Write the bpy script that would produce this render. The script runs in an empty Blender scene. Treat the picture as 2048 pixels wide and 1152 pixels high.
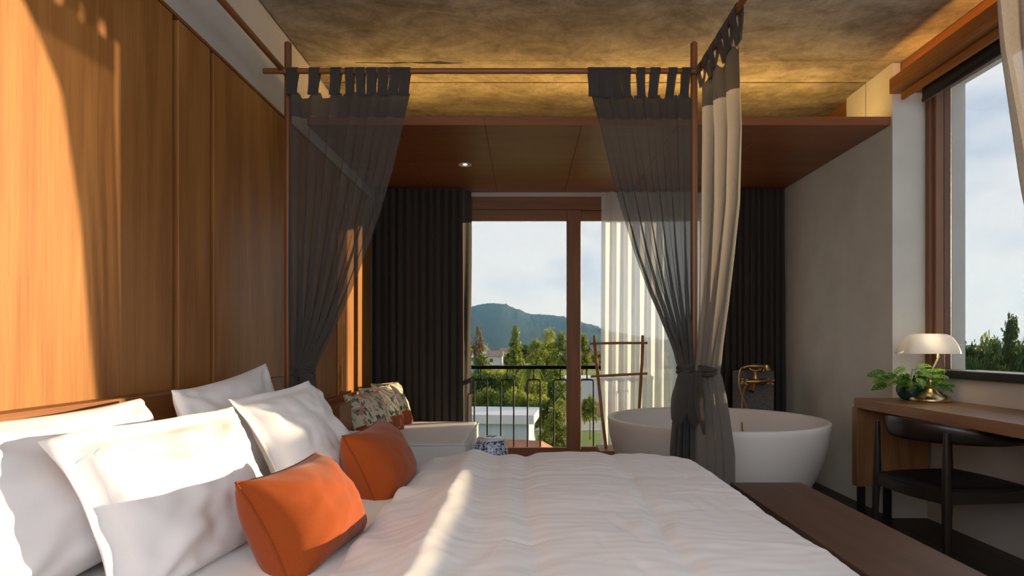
import bpy, bmesh, math, random
from mathutils import Vector, Matrix, noise
R = math.radians
PI = math.pi
SC = bpy.context.scene
COL = SC.collection
EYE = 1.14            # camera height above the floor
F = 1230.0            # focal length in pixels of the 2048 wide frame
VX, VY = 1050.0, 690.0

# ------------------------------------------------------------------ camera
cd = bpy.data.cameras.new('camera')
cd.sensor_width = 36.0
cd.lens = 36.0 * F / 2048
cd.shift_x = -(VX - 1024) / 2048
cd.shift_y = (VY - 576) / 2048
cd.clip_start = 0.05
cd.clip_end = 8000
cam = bpy.data.objects.new('camera', cd)
cam.location = (0, 0, EYE)
cam.rotation_euler = (PI / 2, 0, 0)
COL.objects.link(cam)
SC.camera = cam

# ------------------------------------------------------------------ exposure
vs = SC.view_settings
SC.display_settings.display_device = 'sRGB'
vs.view_transform = 'Standard'
vs.look = 'None'
vs.gamma = 1.0
vs.use_curve_mapping = False
vs.exposure = 1.12

# ------------------------------------------------------------------ sky
SKY_STRENGTH = 1.65
world = bpy.data.worlds.new('World')
SC.world = world
world.use_nodes = True
nt = world.node_tree
nt.nodes.clear()
N = nt.nodes.new
L = nt.links.new
wout = N('ShaderNodeOutputWorld')
wbg = N('ShaderNodeBackground')
wbg.inputs['Strength'].default_value = SKY_STRENGTH
wtc = N('ShaderNodeTexCoord')
wmp = N('ShaderNodeMapping')
wmp.inputs['Scale'].default_value = (1.0, 1.0, 2.6)
wmp.inputs['Location'].default_value = (0.3, 0.0, 0.15)
wn1 = N('ShaderNodeTexNoise')
wn1.inputs['Scale'].default_value = 4.2
wn1.inputs['Detail'].default_value = 7
wn1.inputs['Roughness'].default_value = 0.56
wn1.inputs['Distortion'].default_value = 0.25
wcr = N('ShaderNodeValToRGB')
wcr.color_ramp.elements[0].position = 0.39
wcr.color_ramp.elements[0].color = (0.60, 0.71, 0.85, 1)
wcr.color_ramp.elements[1].position = 0.54
wcr.color_ramp.elements[1].color = (0.97, 0.98, 0.99, 1)
e = wcr.color_ramp.elements.new(0.46)
e.color = (0.76, 0.84, 0.92, 1)
wsep = N('ShaderNodeSeparateXYZ')
wgr = N('ShaderNodeValToRGB')          # paler towards the horizon
wgr.color_ramp.elements[0].position = 0.0
wgr.color_ramp.elements[0].color = (0.55, 0.55, 0.55, 1)
wgr.color_ramp.elements[1].position = 0.45
wgr.color_ramp.elements[1].color = (0, 0, 0, 1)
wmx = N('ShaderNodeMixRGB')
wmx.inputs[2].default_value = (0.90, 0.94, 0.97, 1)
L(wtc.outputs['Generated'], wmp.inputs['Vector'])
L(wmp.outputs[0], wn1.inputs['Vector'])
L(wn1.outputs[0], wcr.inputs[0])
L(wtc.outputs['Generated'], wsep.inputs[0])
L(wsep.outputs[2], wgr.inputs[0])
L(wgr.outputs[0], wmx.inputs[0])
L(wcr.outputs[0], wmx.inputs[1])
L(wmx.outputs[0], wbg.inputs['Color'])
L(wbg.outputs[0], wout.inputs['Surface'])

# ------------------------------------------------------------------ low evening sun, right and ahead of the camera
sd = bpy.data.lights.new('sun', 'SUN')
sd.energy = 18.5
sd.color = (1.0, 0.73, 0.42)
sd.angle = R(0.7)
sun = bpy.data.objects.new('sun', sd)
sun.rotation_euler = Vector((-1, -0.45, -0.12)).to_track_quat('-Z', 'Y').to_euler()
sun.location = (20, 12, 12)
COL.objects.link(sun)
SUN_DIR = Vector((-1, -0.45, -0.12)).normalized()

# ------------------------------------------------------------------ helpers
def P(px, py, y):
    """a point of the room at depth y that the frame shows at (px, py)"""
    return Vector(((px - VX) * y / F, y, EYE + (VY - py) * y / F))

OFF = {}

def bmnew():
    return bmesh.new()

def box(bm, x0, x1, y0, y1, z0, z1, bevel=0.0, seg=2, mat=None):
    vs_ = [bm.verts.new((x, y, z)) for x in (x0, x1) for y in (y0, y1) for z in (z0, z1)]
    idx = [(0, 1, 3, 2), (4, 6, 7, 5), (0, 4, 5, 1), (2, 3, 7, 6), (0, 2, 6, 4), (1, 5, 7, 3)]
    fs = [bm.faces.new([vs_[i] for i in f]) for f in idx]
    if bevel > 0:
        es = list({e for f in fs for e in f.edges})
        r = bmesh.ops.bevel(bm, geom=es, offset=bevel, segments=seg, profile=0.6, affect='EDGES')
        vs_ = list({v for v in vs_ if v.is_valid} | {v for f in r['faces'] for v in f.verts} )
    if mat is not None:
        bmesh.ops.transform(bm, matrix=mat, verts=[v for v in vs_ if v.is_valid])
    return vs_

def frame_of(d):
    d = d.normalized()
    up = Vector((0, 0, 1)) if abs(d.z) < 0.95 else Vector((1, 0, 0))
    a = d.cross(up).normalized()
    b = a.cross(d).normalized()
    return a, b

def tube(bm, pts, rad, seg=10, cap=True, sx=1.0, sy=1.0):
    """tube along a polyline; rad a number or a list"""
    pts = [Vector(p) for p in pts]
    n = len(pts)
    rad = rad if isinstance(rad, (list, tuple)) else [rad] * n
    rings = []
    pa = None
    for i, p in enumerate(pts):
        d = (pts[min(i + 1, n - 1)] - pts[max(i - 1, 0)])
        if d.length < 1e-9:
            d = Vector((0, 0, 1))
        a, b = frame_of(d)
        if pa is not None:
            a = (pa - d.normalized() * pa.dot(d.normalized()))
            a = a.normalized() if a.length > 1e-6 else frame_of(d)[0]
            b = a.cross(d.normalized()).normalized()
        pa = a
        rings.append([bm.verts.new(p + (a * math.cos(t) * sx + b * math.sin(t) * sy) * rad[i]) for t in [2 * PI * k / seg for k in range(seg)]])
    for r0, r1 in zip(rings, rings[1:]):
        for k in range(seg):
            bm.faces.new((r0[k], r0[(k + 1) % seg], r1[(k + 1) % seg], r1[k]))
    if cap:
        bm.faces.new(rings[0][::-1])
        bm.faces.new(rings[-1])
    return [v for r in rings for v in r]

def lathe(bm, prof, c=(0, 0, 0), seg=32, mat=None, close=True):
    """prof: (radius, z) from bottom to top"""
    rings = []
    allv = []
    for r, z in prof:
        if r < 1e-5:
            v = bm.verts.new((c[0], c[1], c[2] + z))
            rings.append([v])
            allv.append(v)
        else:
            ring = [bm.verts.new((c[0] + r * math.cos(2 * PI * k / seg), c[1] + r * math.sin(2 * PI * k / seg), c[2] + z)) for k in range(seg)]
            rings.append(ring)
            allv += ring
    for r0, r1 in zip(rings, rings[1:]):
        for k in range(seg):
            k2 = (k + 1) % seg
            if len(r0) == 1 and len(r1) == 1:
                continue
            if len(r0) == 1:
                bm.faces.new((r0[0], r1[k2], r1[k]))
            elif len(r1) == 1:
                bm.faces.new((r0[k], r0[k2], r1[0]))
            else:
                bm.faces.new((r0[k], r0[k2], r1[k2], r1[k]))
    if close:
        if len(rings[0]) > 1:
            bm.faces.new(rings[0][::-1])
        if len(rings[-1]) > 1:
            bm.faces.new(rings[-1])
    if mat is not None:
        bmesh.ops.transform(bm, matrix=mat, verts=allv)
    return allv

def sheet(bm, rows, flip=False):
    """grid of points (list of rows) as quads"""
    g = [[bm.verts.new(p) for p in r] for r in rows]
    for i in range(len(g) - 1):
        for j in range(len(g[0]) - 1):
            q = (g[i][j], g[i][j + 1], g[i + 1][j + 1], g[i + 1][j])
            bm.faces.new(q[::-1] if flip else q)
    return g

def obj(name, bm, mat, parent=None, smooth=False, auto=None, mats=None, base=None):
    """link the bmesh as one mesh object. World coordinates in; the origin goes to the thing's base"""
    bmesh.ops.recalc_face_normals(bm, faces=bm.faces[:]) if smooth != 'keep' else None
    if parent is not None:
        off = OFF[parent.name]
        loc = Vector((0, 0, 0))
    else:
        if base is None:
            xs = [v.co for v in bm.verts]
            lo = Vector((min(c.x for c in xs), min(c.y for c in xs), min(c.z for c in xs)))
            hi = Vector((max(c.x for c in xs), max(c.y for c in xs), max(c.z for c in xs)))
            off = Vector(((lo.x + hi.x) / 2, (lo.y + hi.y) / 2, lo.z))
        else:
            off = Vector(base)
        loc = off
    for v in bm.verts:
        v.co -= off
    me = bpy.data.meshes.new(name)
    if smooth:
        for f in bm.faces:
            f.smooth = True
        if auto:
            for e_ in bm.edges:
                if len(e_.link_faces) == 2 and e_.calc_face_angle(0) > R(auto):
                    e_.smooth = False
    bm.to_mesh(me)
    bm.free()
    for m in (mats or [mat]):
        me.materials.append(m)
    o = bpy.data.objects.new(name, me)
    COL.objects.link(o)
    o.location = loc
    if parent is not None:
        o.parent = parent
    OFF[o.name] = off
    return o

def tag(o, label=None, cat=None, group=None, kind=None):
    if label:
        o['label'] = label
    if cat:
        o['category'] = cat
    if group:
        o['group'] = group
    if kind:
        o['kind'] = kind
    return o

def thing(name, label, cat, loc, group=None):
    o = bpy.data.objects.new(name, None)
    o.empty_display_size = 0.1
    o.location = loc
    COL.objects.link(o)
    OFF[o.name] = Vector(loc)
    return tag(o, label, cat, group)

def struct(o):
    o['kind'] = 'structure'
    return o

def setting(name, loc):
    o = bpy.data.objects.new(name, None)
    o.empty_display_size = 0.1
    o.location = loc
    COL.objects.link(o)
    OFF[o.name] = Vector(loc)
    o['kind'] = 'structure'
    return o

def copy_tree(o, parent=None):
    c = o.copy()
    COL.objects.link(c)
    if parent is not None:
        c.parent = parent
    OFF[c.name] = OFF[o.name]
    for ch in list(o.children):
        copy_tree(ch, c)
    return c

# ------------------------------------------------------------------ materials
def mk(name):
    m = bpy.data.materials.new(name)
    m.use_nodes = True
    m.node_tree.nodes.clear()
    return m, m.node_tree, m.node_tree.nodes.new, m.node_tree.links.new

def setp(p, **kw):
    for k, v in kw.items():
        k2 = {'color': 'Base Color', 'rough': 'Roughness', 'metal': 'Metallic', 'spec': 'Specular IOR Level', 'trans': 'Transmission Weight', 'sheen': 'Sheen Weight', 'coat': 'Coat Weight', 'emis': 'Emission Color', 'estr': 'Emission Strength', 'alpha': 'Alpha'}[k]
        if isinstance(v, tuple) and len(v) == 3:
            v = (*v, 1)
        p.inputs[k2].default_value = v

def plain(name, color, rough=0.6, metal=0.0, spec=0.5, var=0.12, scale=6.0, bump=0.0, bscale=60.0, sheen=0.0, coat=0.0, stretch=(1, 1, 1)):
    """a colour with gentle mottling and fine relief"""
    m, t, n, l = mk(name)
    o = n('ShaderNodeOutputMaterial')
    p = n('ShaderNodeBsdfPrincipled')
    setp(p, rough=rough, metal=metal, spec=spec, sheen=sheen, coat=coat)
    tc = n('ShaderNodeTexCoord')
    mp = n('ShaderNodeMapping')
    mp.inputs['Scale'].default_value = stretch
    l(tc.outputs['Object'], mp.inputs[0])
    nz = n('ShaderNodeTexNoise')
    nz.inputs['Scale'].default_value = scale
    nz.inputs['Detail'].default_value = 5
    cr = n('ShaderNodeValToRGB')
    cr.color_ramp.elements[0].position = 0.3
    cr.color_ramp.elements[1].position = 0.7
    cr.color_ramp.elements[0].color = (*[c * (1 - var) for c in color], 1)
    cr.color_ramp.elements[1].color = (*[min(1, c * (1 + var)) for c in color], 1)
    l(mp.outputs[0], nz.inputs['Vector'])
    l(nz.outputs[0], cr.inputs[0])
    l(cr.outputs[0], p.inputs['Base Color'])
    if bump > 0:
        nb = n('ShaderNodeTexNoise')
        nb.inputs['Scale'].default_value = bscale
        nb.inputs['Detail'].default_value = 4
        bu = n('ShaderNodeBump')
        bu.inputs['Strength'].default_value = bump
        bu.inputs['Distance'].default_value = 0.01
        l(mp.outputs[0], nb.inputs['Vector'])
        l(nb.outputs[0], bu.inputs['Height'])
        l(bu.outputs[0], p.inputs['Normal'])
    l(p.outputs[0], o.inputs[0])
    return m

def wood(name, dark, mid, light, axis='Z', across='Y', rough=0.45, fig=1.0, spec=0.4, bump=0.08, world_space=True, coat=0.0):
    """straight and cathedral grain running along axis"""
    m, t, n, l = mk(name)
    o = n('ShaderNodeOutputMaterial')
    p = n('ShaderNodeBsdfPrincipled')
    setp(p, rough=rough, spec=spec, coat=coat)
    if world_space:
        g = n('ShaderNodeNewGeometry')
        src = g.outputs['Position']
    else:
        g = n('ShaderNodeTexCoord')
        src = g.outputs['Object']
    k = 'XYZ'.index(axis)
    def mapping(sc_al, sc_ac):
        mp = n('ShaderNodeMapping')
        s = [sc_ac] * 3
        s[k] = sc_al
        mp.inputs['Scale'].default_value = s
        l(src, mp.inputs[0])
        return mp
    m1 = mapping(0.35, 3.2)
    big = n('ShaderNodeTexNoise')                 # broad figure
    big.inputs['Scale'].default_value = 1.6 * fig
    big.inputs['Detail'].default_value = 2.0
    big.inputs['Roughness'].default_value = 0.5
    l(m1.outputs[0], big.inputs['Vector'])
    mul = n('ShaderNodeMath')                     # rings of the broad figure: cathedral lines
    mul.operation = 'MULTIPLY'
    mul.inputs[1].default_value = 26.0
    l(big.outputs[0], mul.inputs[0])
    sn = n('ShaderNodeMath')
    sn.operation = 'SINE'
    l(mul.outputs[0], sn.inputs[0])
    m2 = mapping(2.2, 75.0)
    fine = n('ShaderNodeTexNoise')
    fine.inputs['Scale'].default_value = 1.5
    fine.inputs['Detail'].default_value = 5
    fine.inputs['Roughness'].default_value = 0.65
    l(m2.outputs[0], fine.inputs['Vector'])
    a1 = n('ShaderNodeMath')
    a1.operation = 'MULTIPLY_ADD'
    a1.inputs[1].default_value = 0.075
    l(sn.outputs[0], a1.inputs[0])
    soft = n('ShaderNodeMath')                    # quieter fibres
    soft.operation = 'MULTIPLY_ADD'
    soft.inputs[1].default_value = 0.55
    soft.inputs[2].default_value = 0.225
    l(fine.outputs[0], soft.inputs[0])
    l(soft.outputs[0], a1.inputs[2])
    m3 = mapping(0.5, 4.0)
    tone = n('ShaderNodeTexNoise')
    tone.inputs['Scale'].default_value = 1.0
    tone.inputs['Detail'].default_value = 3
    l(m3.outputs[0], tone.inputs['Vector'])
    a2 = n('ShaderNodeMath')
    a2.operation = 'MULTIPLY_ADD'
    a2.inputs[1].default_value = 0.45
    l(tone.outputs[0], a2.inputs[0])
    l(a1.outputs[0], a2.inputs[2])
    cr = n('ShaderNodeValToRGB')
    cr.color_ramp.elements[0].position = 0.46
    cr.color_ramp.elements[1].position = 1.0
    cr.color_ramp.elements[0].color = (*dark, 1)
    cr.color_ramp.elements[1].color = (*light, 1)
    e_ = cr.color_ramp.elements.new(0.70)
    e_.color = (*mid, 1)
    l(a2.outputs[0], cr.inputs[0])
    l(cr.outputs[0], p.inputs['Base Color'])
    bu = n('ShaderNodeBump')
    bu.inputs['Strength'].default_value = bump
    bu.inputs['Distance'].default_value = 0.004
    l(fine.outputs[0], bu.inputs['Height'])
    l(bu.outputs[0], p.inputs['Normal'])
    l(p.outputs[0], o.inputs[0])
    return m

def cloth(name, color, trans=0.25, clear=0.0, weave=420.0, rough=0.9, var=0.06, bump=0.12):
    """woven cloth: diffuse plus light coming through; clear = open share of the weave"""
    m, t, n, l = mk(name)
    o = n('ShaderNodeOutputMaterial')
    p = n('ShaderNodeBsdfPrincipled')
    setp(p, rough=rough, spec=0.15, sheen=0.15)
    tc = n('ShaderNodeTexCoord')
    nz = n('ShaderNodeTexNoise')
    nz.inputs['Scale'].default_value = weave
    nz.inputs['Detail'].default_value = 2
    mp = n('ShaderNodeMapping')
    mp.inputs['Scale'].default_value = (1, 1, 0.35)
    l(tc.outputs['Object'], mp.inputs[0])
    l(mp.outputs[0], nz.inputs['Vector'])
    cr = n('ShaderNodeValToRGB')
    cr.color_ramp.elements[0].position = 0.3
    cr.color_ramp.elements[1].position = 0.7
    cr.color_ramp.elements[0].color = (*[c * (1 - var) for c in color], 1)
    cr.color_ramp.elements[1].color = (*[min(1, c * (1 + var)) for c in color], 1)
    l(nz.outputs[0], cr.inputs[0])
    l(cr.outputs[0], p.inputs['Base Color'])
    bu = n('ShaderNodeBump')
    bu.inputs['Strength'].default_value = bump
    bu.inputs['Distance'].default_value = 0.002
    l(nz.outputs[0], bu.inputs['Height'])
    l(bu.outputs[0], p.inputs['Normal'])
    sh = p
    if trans > 0:
        tr = n('ShaderNodeBsdfTranslucent')
        l(cr.outputs[0], tr.inputs['Color'])
        mx = n('ShaderNodeMixShader')
        mx.inputs[0].default_value = trans
        l(p.outputs[0], mx.inputs[1])
        l(tr.outputs[0], mx.inputs[2])
        sh = mx
    if clear > 0:
        tp = n('ShaderNodeBsdfTransparent')
        mx2 = n('ShaderNodeMixShader')
        mx2.inputs[0].default_value = clear
        l(sh.outputs[0], mx2.inputs[1])
        l(tp.outputs[0], mx2.inputs[2])
        sh = mx2
    l(sh.outputs[0], o.inputs[0])
    return m

def emit(name, color, strength):
    m, t, n, l = mk(name)
    o = n('ShaderNodeOutputMaterial')
    e_ = n('ShaderNodeEmission')
    e_.inputs[0].default_value = (*color, 1)
    e_.inputs[1].default_value = strength
    l(e_.outputs[0], o.inputs[0])
    return m

def glass(name, tint, gloss=0.05):
    m, t, n, l = mk(name)
    o = n('ShaderNodeOutputMaterial')
    tp = n('ShaderNodeBsdfTransparent')
    tp.inputs[0].default_value = (*tint, 1)
    gl = n('ShaderNodeBsdfGlossy')
    gl.inputs['Roughness'].default_value = 0.02
    mx = n('ShaderNodeMixShader')
    mx.inputs[0].default_value = gloss
    l(tp.outputs[0], mx.inputs[1])
    l(gl.outputs[0], mx.inputs[2])
    l(mx.outputs[0], o.inputs[0])
    return m

def concrete(name):
    m, t, n, l = mk(name)
    o = n('ShaderNodeOutputMaterial')
    p = n('ShaderNodeBsdfPrincipled')
    setp(p, rough=0.8, spec=0.25)
    g = n('ShaderNodeNewGeometry')
    def nz(scale, detail, stretch=(1, 1, 1), rough=0.6, dist=0.0):
        mp = n('ShaderNodeMapping')
        mp.inputs['Scale'].default_value = stretch
        l(g.outputs['Position'], mp.inputs[0])
        x = n('ShaderNodeTexNoise')
        x.inputs['Scale'].default_value = scale
        x.inputs['Detail'].default_value = detail
        x.inputs['Roughness'].default_value = rough
        x.inputs['Distortion'].default_value = dist
        l(mp.outputs[0], x.inputs['Vector'])
        return x
    n1 = nz(1.2, 10, (1, 1.7, 1), 0.72, 0.5)
    n2 = nz(2.6, 7, (1.0, 1.5, 1), 0.72, 1.0)
    n3 = nz(22, 6, (1, 0.55, 1), 0.68)
    cr = n('ShaderNodeValToRGB')
    cr.color_ramp.elements[0].position = 0.34
    cr.color_ramp.elements[1].position = 0.66
    cr.color_ramp.elements[0].color = (0.17, 0.15, 0.125, 1)
    cr.color_ramp.elements[1].color = (0.45, 0.41, 0.345, 1)
    l(n1.outputs[0], cr.inputs[0])
    cr2 = n('ShaderNodeValToRGB')
    cr2.color_ramp.elements[0].position = 0.36
    cr2.color_ramp.elements[1].position = 0.56
    cr2.color_ramp.elements[0].color = (0.5, 0.48, 0.46, 1)
    cr2.color_ramp.elements[1].color = (1, 1, 1, 1)
    l(n2.outputs[0], cr2.inputs[0])
    mu = n('ShaderNodeMixRGB')
    mu.blend_type = 'MULTIPLY'
    mu.inputs[0].default_value = 0.75
    l(cr.outputs[0], mu.inputs[1])
    l(cr2.outputs[0], mu.inputs[2])
    cr3 = n('ShaderNodeValToRGB')
    cr3.color_ramp.elements[0].position = 0.35
    cr3.color_ramp.elements[1].position = 0.6
    cr3.color_ramp.elements[0].color = (0.62, 0.61, 0.60, 1)
    cr3.color_ramp.elements[1].color = (1.0, 1.0, 1.0, 1)
    l(n3.outputs[0], cr3.inputs[0])
    mu2 = n('ShaderNodeMixRGB')
    mu2.blend_type = 'MULTIPLY'
    mu2.inputs[0].default_value = 0.5
    l(mu.outputs[0], mu2.inputs[1])
    l(cr3.outputs[0], mu2.inputs[2])
    l(mu2.outputs[0], p.inputs['Base Color'])
    bu = n('ShaderNodeBump')
    bu.inputs['Strength'].default_value = 0.35
    bu.inputs['Distance'].default_value = 0.01
    l(n1.outputs[0], bu.inputs['Height'])
    l(bu.outputs[0], p.inputs['Normal'])
    l(p.outputs[0], o.inputs[0])
    return m

def two_tone(name, base, spots, scale, thr, rough=0.6, bumpy=0.0, spec=0.4):
    """base colour with painted blotches: spots is a list of (colour, threshold, scale)"""
    m, t, n, l = mk(name)
    o = n('ShaderNodeOutputMaterial')
    p = n('ShaderNodeBsdfPrincipled')
    setp(p, rough=rough, spec=spec)
    tc = n('ShaderNodeTexCoord')
    prev = None
    for i, (c, th, sc_) in enumerate(spots):
        mp = n('ShaderNodeMapping')
        mp.inputs['Location'].default_value = (i * 7.3, i * 3.1, i * 5.7)
        l(tc.outputs['Object'], mp.inputs[0])
        x = n('ShaderNodeTexNoise')
        x.inputs['Scale'].default_value = sc_
        x.inputs['Detail'].default_value = 2.5
        x.inputs['Distortion'].default_value = 0.8
        l(mp.outputs[0], x.inputs['Vector'])
        cr = n('ShaderNodeValToRGB')
        cr.color_ramp.elements[0].position = th
        cr.color_ramp.elements[1].position = th + 0.03
        cr.color_ramp.elements[0].color = (0, 0, 0, 1)
        cr.color_ramp.elements[1].color = (1, 1, 1, 1)
        l(x.outputs[0], cr.inputs[0])
        mx = n('ShaderNodeMixRGB')
        l(cr.outputs[0], mx.inputs[0])
        if prev is None:
            mx.inputs[1].default_value = (*base, 1)
        else:
            l(prev.outputs[0], mx.inputs[1])
        mx.inputs[2].default_value = (*c, 1)
        prev = mx
    l(prev.outputs[0], p.inputs['Base Color'])
    l(p.outputs[0], o.inputs[0])
    return m

def leafmat(name, dark, light, trans=0.35):
    m, t, n, l = mk(name)
    o = n('ShaderNodeOutputMaterial')
    p = n('ShaderNodeBsdfPrincipled')
    setp(p, rough=0.55, spec=0.3)
    tc = n('ShaderNodeTexCoord')
    nz = n('ShaderNodeTexNoise')
    nz.inputs['Scale'].default_value = 0.9
    nz.inputs['Detail'].default_value = 4
    oi = n('ShaderNodeObjectInfo')
    l(tc.outputs['Object'], nz.inputs['Vector'])
    ad = n('ShaderNodeMath')
    ad.operation = 'MULTIPLY_ADD'
    ad.inputs[1].default_value = 0.35
    l(oi.outputs['Random'], ad.inputs[0])
    sb = n('ShaderNodeMath')
    sb.operation = 'SUBTRACT'
    sb.inputs[1].default_value = 0.17
    l(nz.outputs[0], sb.inputs[0])
    l(sb.outputs[0], ad.inputs[2])
    cr = n('ShaderNodeValToRGB')
    cr.color_ramp.elements[0].position = 0.3
    cr.color_ramp.elements[1].position = 0.7
    cr.color_ramp.elements[0].color = (*dark, 1)
    cr.color_ramp.elements[1].color = (*light, 1)
    l(ad.outputs[0], cr.inputs[0])
    l(cr.outputs[0], p.inputs['Base Color'])
    tr = n('ShaderNodeBsdfTranslucent')
    l(cr.outputs[0], tr.inputs['Color'])
    mx = n('ShaderNodeMixShader')
    mx.inputs[0].default_value = trans
    l(p.outputs[0], mx.inputs[1])
    l(tr.outputs[0], mx.inputs[2])
    l(mx.outputs[0], o.inputs[0])
    return m

M = {}
M['panel'] = wood('teak_panel', (0.18, 0.068, 0.017), (0.285, 0.118, 0.031), (0.40, 0.185, 0.054), 'Z', 'Y', rough=0.42, spec=0.35)
M['soffit'] = wood('soffit_veneer', (0.18, 0.062, 0.022), (0.25, 0.088, 0.034), (0.32, 0.122, 0.05), 'X', 'Y', rough=0.42, spec=0.4)
M['frame'] = wood('door_timber', (0.14, 0.055, 0.020), (0.22, 0.088, 0.032), (0.30, 0.13, 0.05), 'Z', 'X', rough=0.5)
M['frame_h'] = wood('door_timber_level', (0.14, 0.055, 0.020), (0.22, 0.088, 0.032), (0.30, 0.13, 0.05), 'X', 'Z', rough=0.5)
M['pelmet'] = wood('pelmet_timber', (0.17, 0.06, 0.016), (0.26, 0.10, 0.028), (0.36, 0.15, 0.05), 'Y', 'Z', rough=0.45)
M['winframe'] = wood('window_timber', (0.14, 0.062, 0.035), (0.20, 0.095, 0.052), (0.27, 0.13, 0.07), 'Z', 'X', rough=0.5)
M['post'] = wood('canopy_timber', (0.13, 0.045, 0.014), (0.20, 0.075, 0.024), (0.28, 0.115, 0.04), 'Z', 'X', rough=0.4)
M['post_h'] = wood('canopy_timber_level', (0.13, 0.045, 0.014), (0.20, 0.075, 0.024), (0.28, 0.115, 0.04), 'X', 'Z', rough=0.4)
M['post_d'] = wood('canopy_timber_deep', (0.13, 0.045, 0.014), (0.20, 0.075, 0.024), (0.28, 0.115, 0.04), 'Y', 'Z', rough=0.4)
M['bench'] = wood('bench_walnut', (0.075, 0.034, 0.020), (0.105, 0.050, 0.030), (0.15, 0.075, 0.045), 'Y', 'X', rough=0.42, spec=0.45)
M['desk'] = wood('desk_timber', (0.16, 0.075, 0.032), (0.27, 0.13, 0.056), (0.38, 0.20, 0.09), 'Y', 'X', rough=0.42, spec=0.45)
M['desk_v'] = wood('desk_timber_upright', (0.16, 0.075, 0.032), (0.27, 0.13, 0.056), (0.38, 0.20, 0.09), 'Z', 'X', rough=0.42)
M['ladder'] = wood('ladder_timber', (0.24, 0.10, 0.035), (0.34, 0.15, 0.055), (0.42, 0.20, 0.08), 'Z', 'X', rough=0.5)
M['headboard'] = wood('headboard_timber', (0.13, 0.045, 0.014), (0.21, 0.078, 0.024), (0.30, 0.12, 0.042), 'Y', 'Z', rough=0.42)
M['floor'] = wood('floor_timber', (0.018, 0.014, 0.011), (0.028, 0.021, 0.016), (0.042, 0.032, 0.024), 'Y', 'X', rough=0.45)
M['plaster'] = plain('wall_plaster', (0.56, 0.53, 0.49), rough=0.85, spec=0.2, var=0.05, scale=3, bump=0.1, bscale=70)
M['plaster_col'] = plain('pier_plaster', (0.60, 0.59, 0.54), rough=0.8, spec=0.25, var=0.06, scale=4, bump=0.12, bscale=60)
M['concrete'] = concrete('board_marked_concrete')
M['groove'] = wood('groove_shade_timber', (0.035, 0.013, 0.006), (0.05, 0.018, 0.008), (0.07, 0.026, 0.011), 'Z', 'Y', rough=0.6)  # shade of the panel grooves put into a darker timber colour
M['dark_gap'] = plain('shadow_gap', (0.02, 0.018, 0.016), rough=0.9)
M['black'] = plain('black_steel', (0.012, 0.012, 0.013), rough=0.45, spec=0.4)
M['blind'] = plain('blind_fabric', (0.016, 0.017, 0.018), rough=0.8)
M['chair'] = wood('ebonised_timber', (0.010, 0.008, 0.007), (0.018, 0.013, 0.011), (0.030, 0.021, 0.017), 'Z', 'X', rough=0.32, spec=0.5)
M['leather'] = plain('black_leather', (0.010, 0.010, 0.012), rough=0.42, spec=0.5, bump=0.15, bscale=220)
M['linen'] = cloth('white_bed_linen', (0.84, 0.835, 0.85), trans=0.06, weave=900, var=0.015, bump=0.04)
M['sheet'] = cloth('white_sheet', (0.80, 0.79, 0.79), trans=0.0, weave=900, var=0.015, bump=0.04)
M['orange'] = cloth('burnt_orange_cloth', (0.30, 0.060, 0.010), trans=0.0, weave=700, var=0.12, bump=0.15)
M['orange_seam'] = cloth('burnt_orange_seam', (0.24, 0.048, 0.008), trans=0.0, weave=700, var=0.12, bump=0.15)
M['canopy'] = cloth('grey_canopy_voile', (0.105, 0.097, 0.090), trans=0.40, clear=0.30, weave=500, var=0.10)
M['canopy_lit'] = cloth('grey_canopy_voile_sunlit_copy', (0.24, 0.215, 0.19), trans=0.45, clear=0.16, weave=500, var=0.10)  # same voile as the other bed curtains, sunlight put into a lighter colour
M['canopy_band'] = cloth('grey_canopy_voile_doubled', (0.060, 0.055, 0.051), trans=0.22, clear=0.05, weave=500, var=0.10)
M['drape'] = cloth('taupe_blackout_cloth', (0.050, 0.043, 0.037), trans=0.03, weave=600, var=0.08)
M['voile'] = cloth('white_voile', (0.84, 0.85, 0.86), trans=0.50, clear=0.24, weave=700, var=0.02)
M['cushion_white'] = cloth('daybed_cover', (0.72, 0.70, 0.66), trans=0.0, weave=700, var=0.03, bump=0.08)
M['floral'] = two_tone('floral_print', (0.66, 0.60, 0.47), [((0.50, 0.25, 0.19), 0.57, 17), ((0.08, 0.13, 0.09), 0.58, 15), ((0.62, 0.36, 0.27), 0.60, 22), ((0.20, 0.24, 0.15), 0.61, 19)], 20, 0.5, rough=0.85, spec=0.15)
M['tub'] = plain('matt_stone_resin', (0.72, 0.685, 0.65), rough=0.5, spec=0.4, var=0.02, scale=3)
M['granite'] = plain('dark_granite', (0.12, 0.12, 0.12), rough=0.75, var=0.55, scale=130, bump=0.3, bscale=160)
M['brass'] = plain('antique_brass', (0.50, 0.31, 0.13), rough=0.28, metal=1.0, var=0.12, scale=25)
M['brass_lamp'] = plain('brushed_brass', (0.52, 0.40, 0.24), rough=0.26, metal=1.0, var=0.08, scale=25)
M['china_top'] = two_tone('china_lid', (0.74, 0.77, 0.82), [((0.06, 0.09, 0.30), 0.66, 24)], 20, 0.5, rough=0.2, spec=0.6)
M['china'] = two_tone('blue_and_white_china', (0.62, 0.67, 0.76), [((0.015, 0.03, 0.20), 0.50, 38), ((0.02, 0.05, 0.28), 0.57, 70), ((0.66, 0.70, 0.78), 0.62, 55)], 20, 0.5, rough=0.2, spec=0.6)
M['glass'] = glass('tinted_window_glass', (0.48, 0.485, 0.49), 0.005)
M['glass_right'] = glass('tinted_side_glass', (0.48, 0.485, 0.49), 0.012)
M['pot'] = plain('teal_glazed_pot', (0.012, 0.052, 0.055), rough=0.15, spec=0.6, var=0.35, scale=22)
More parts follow.
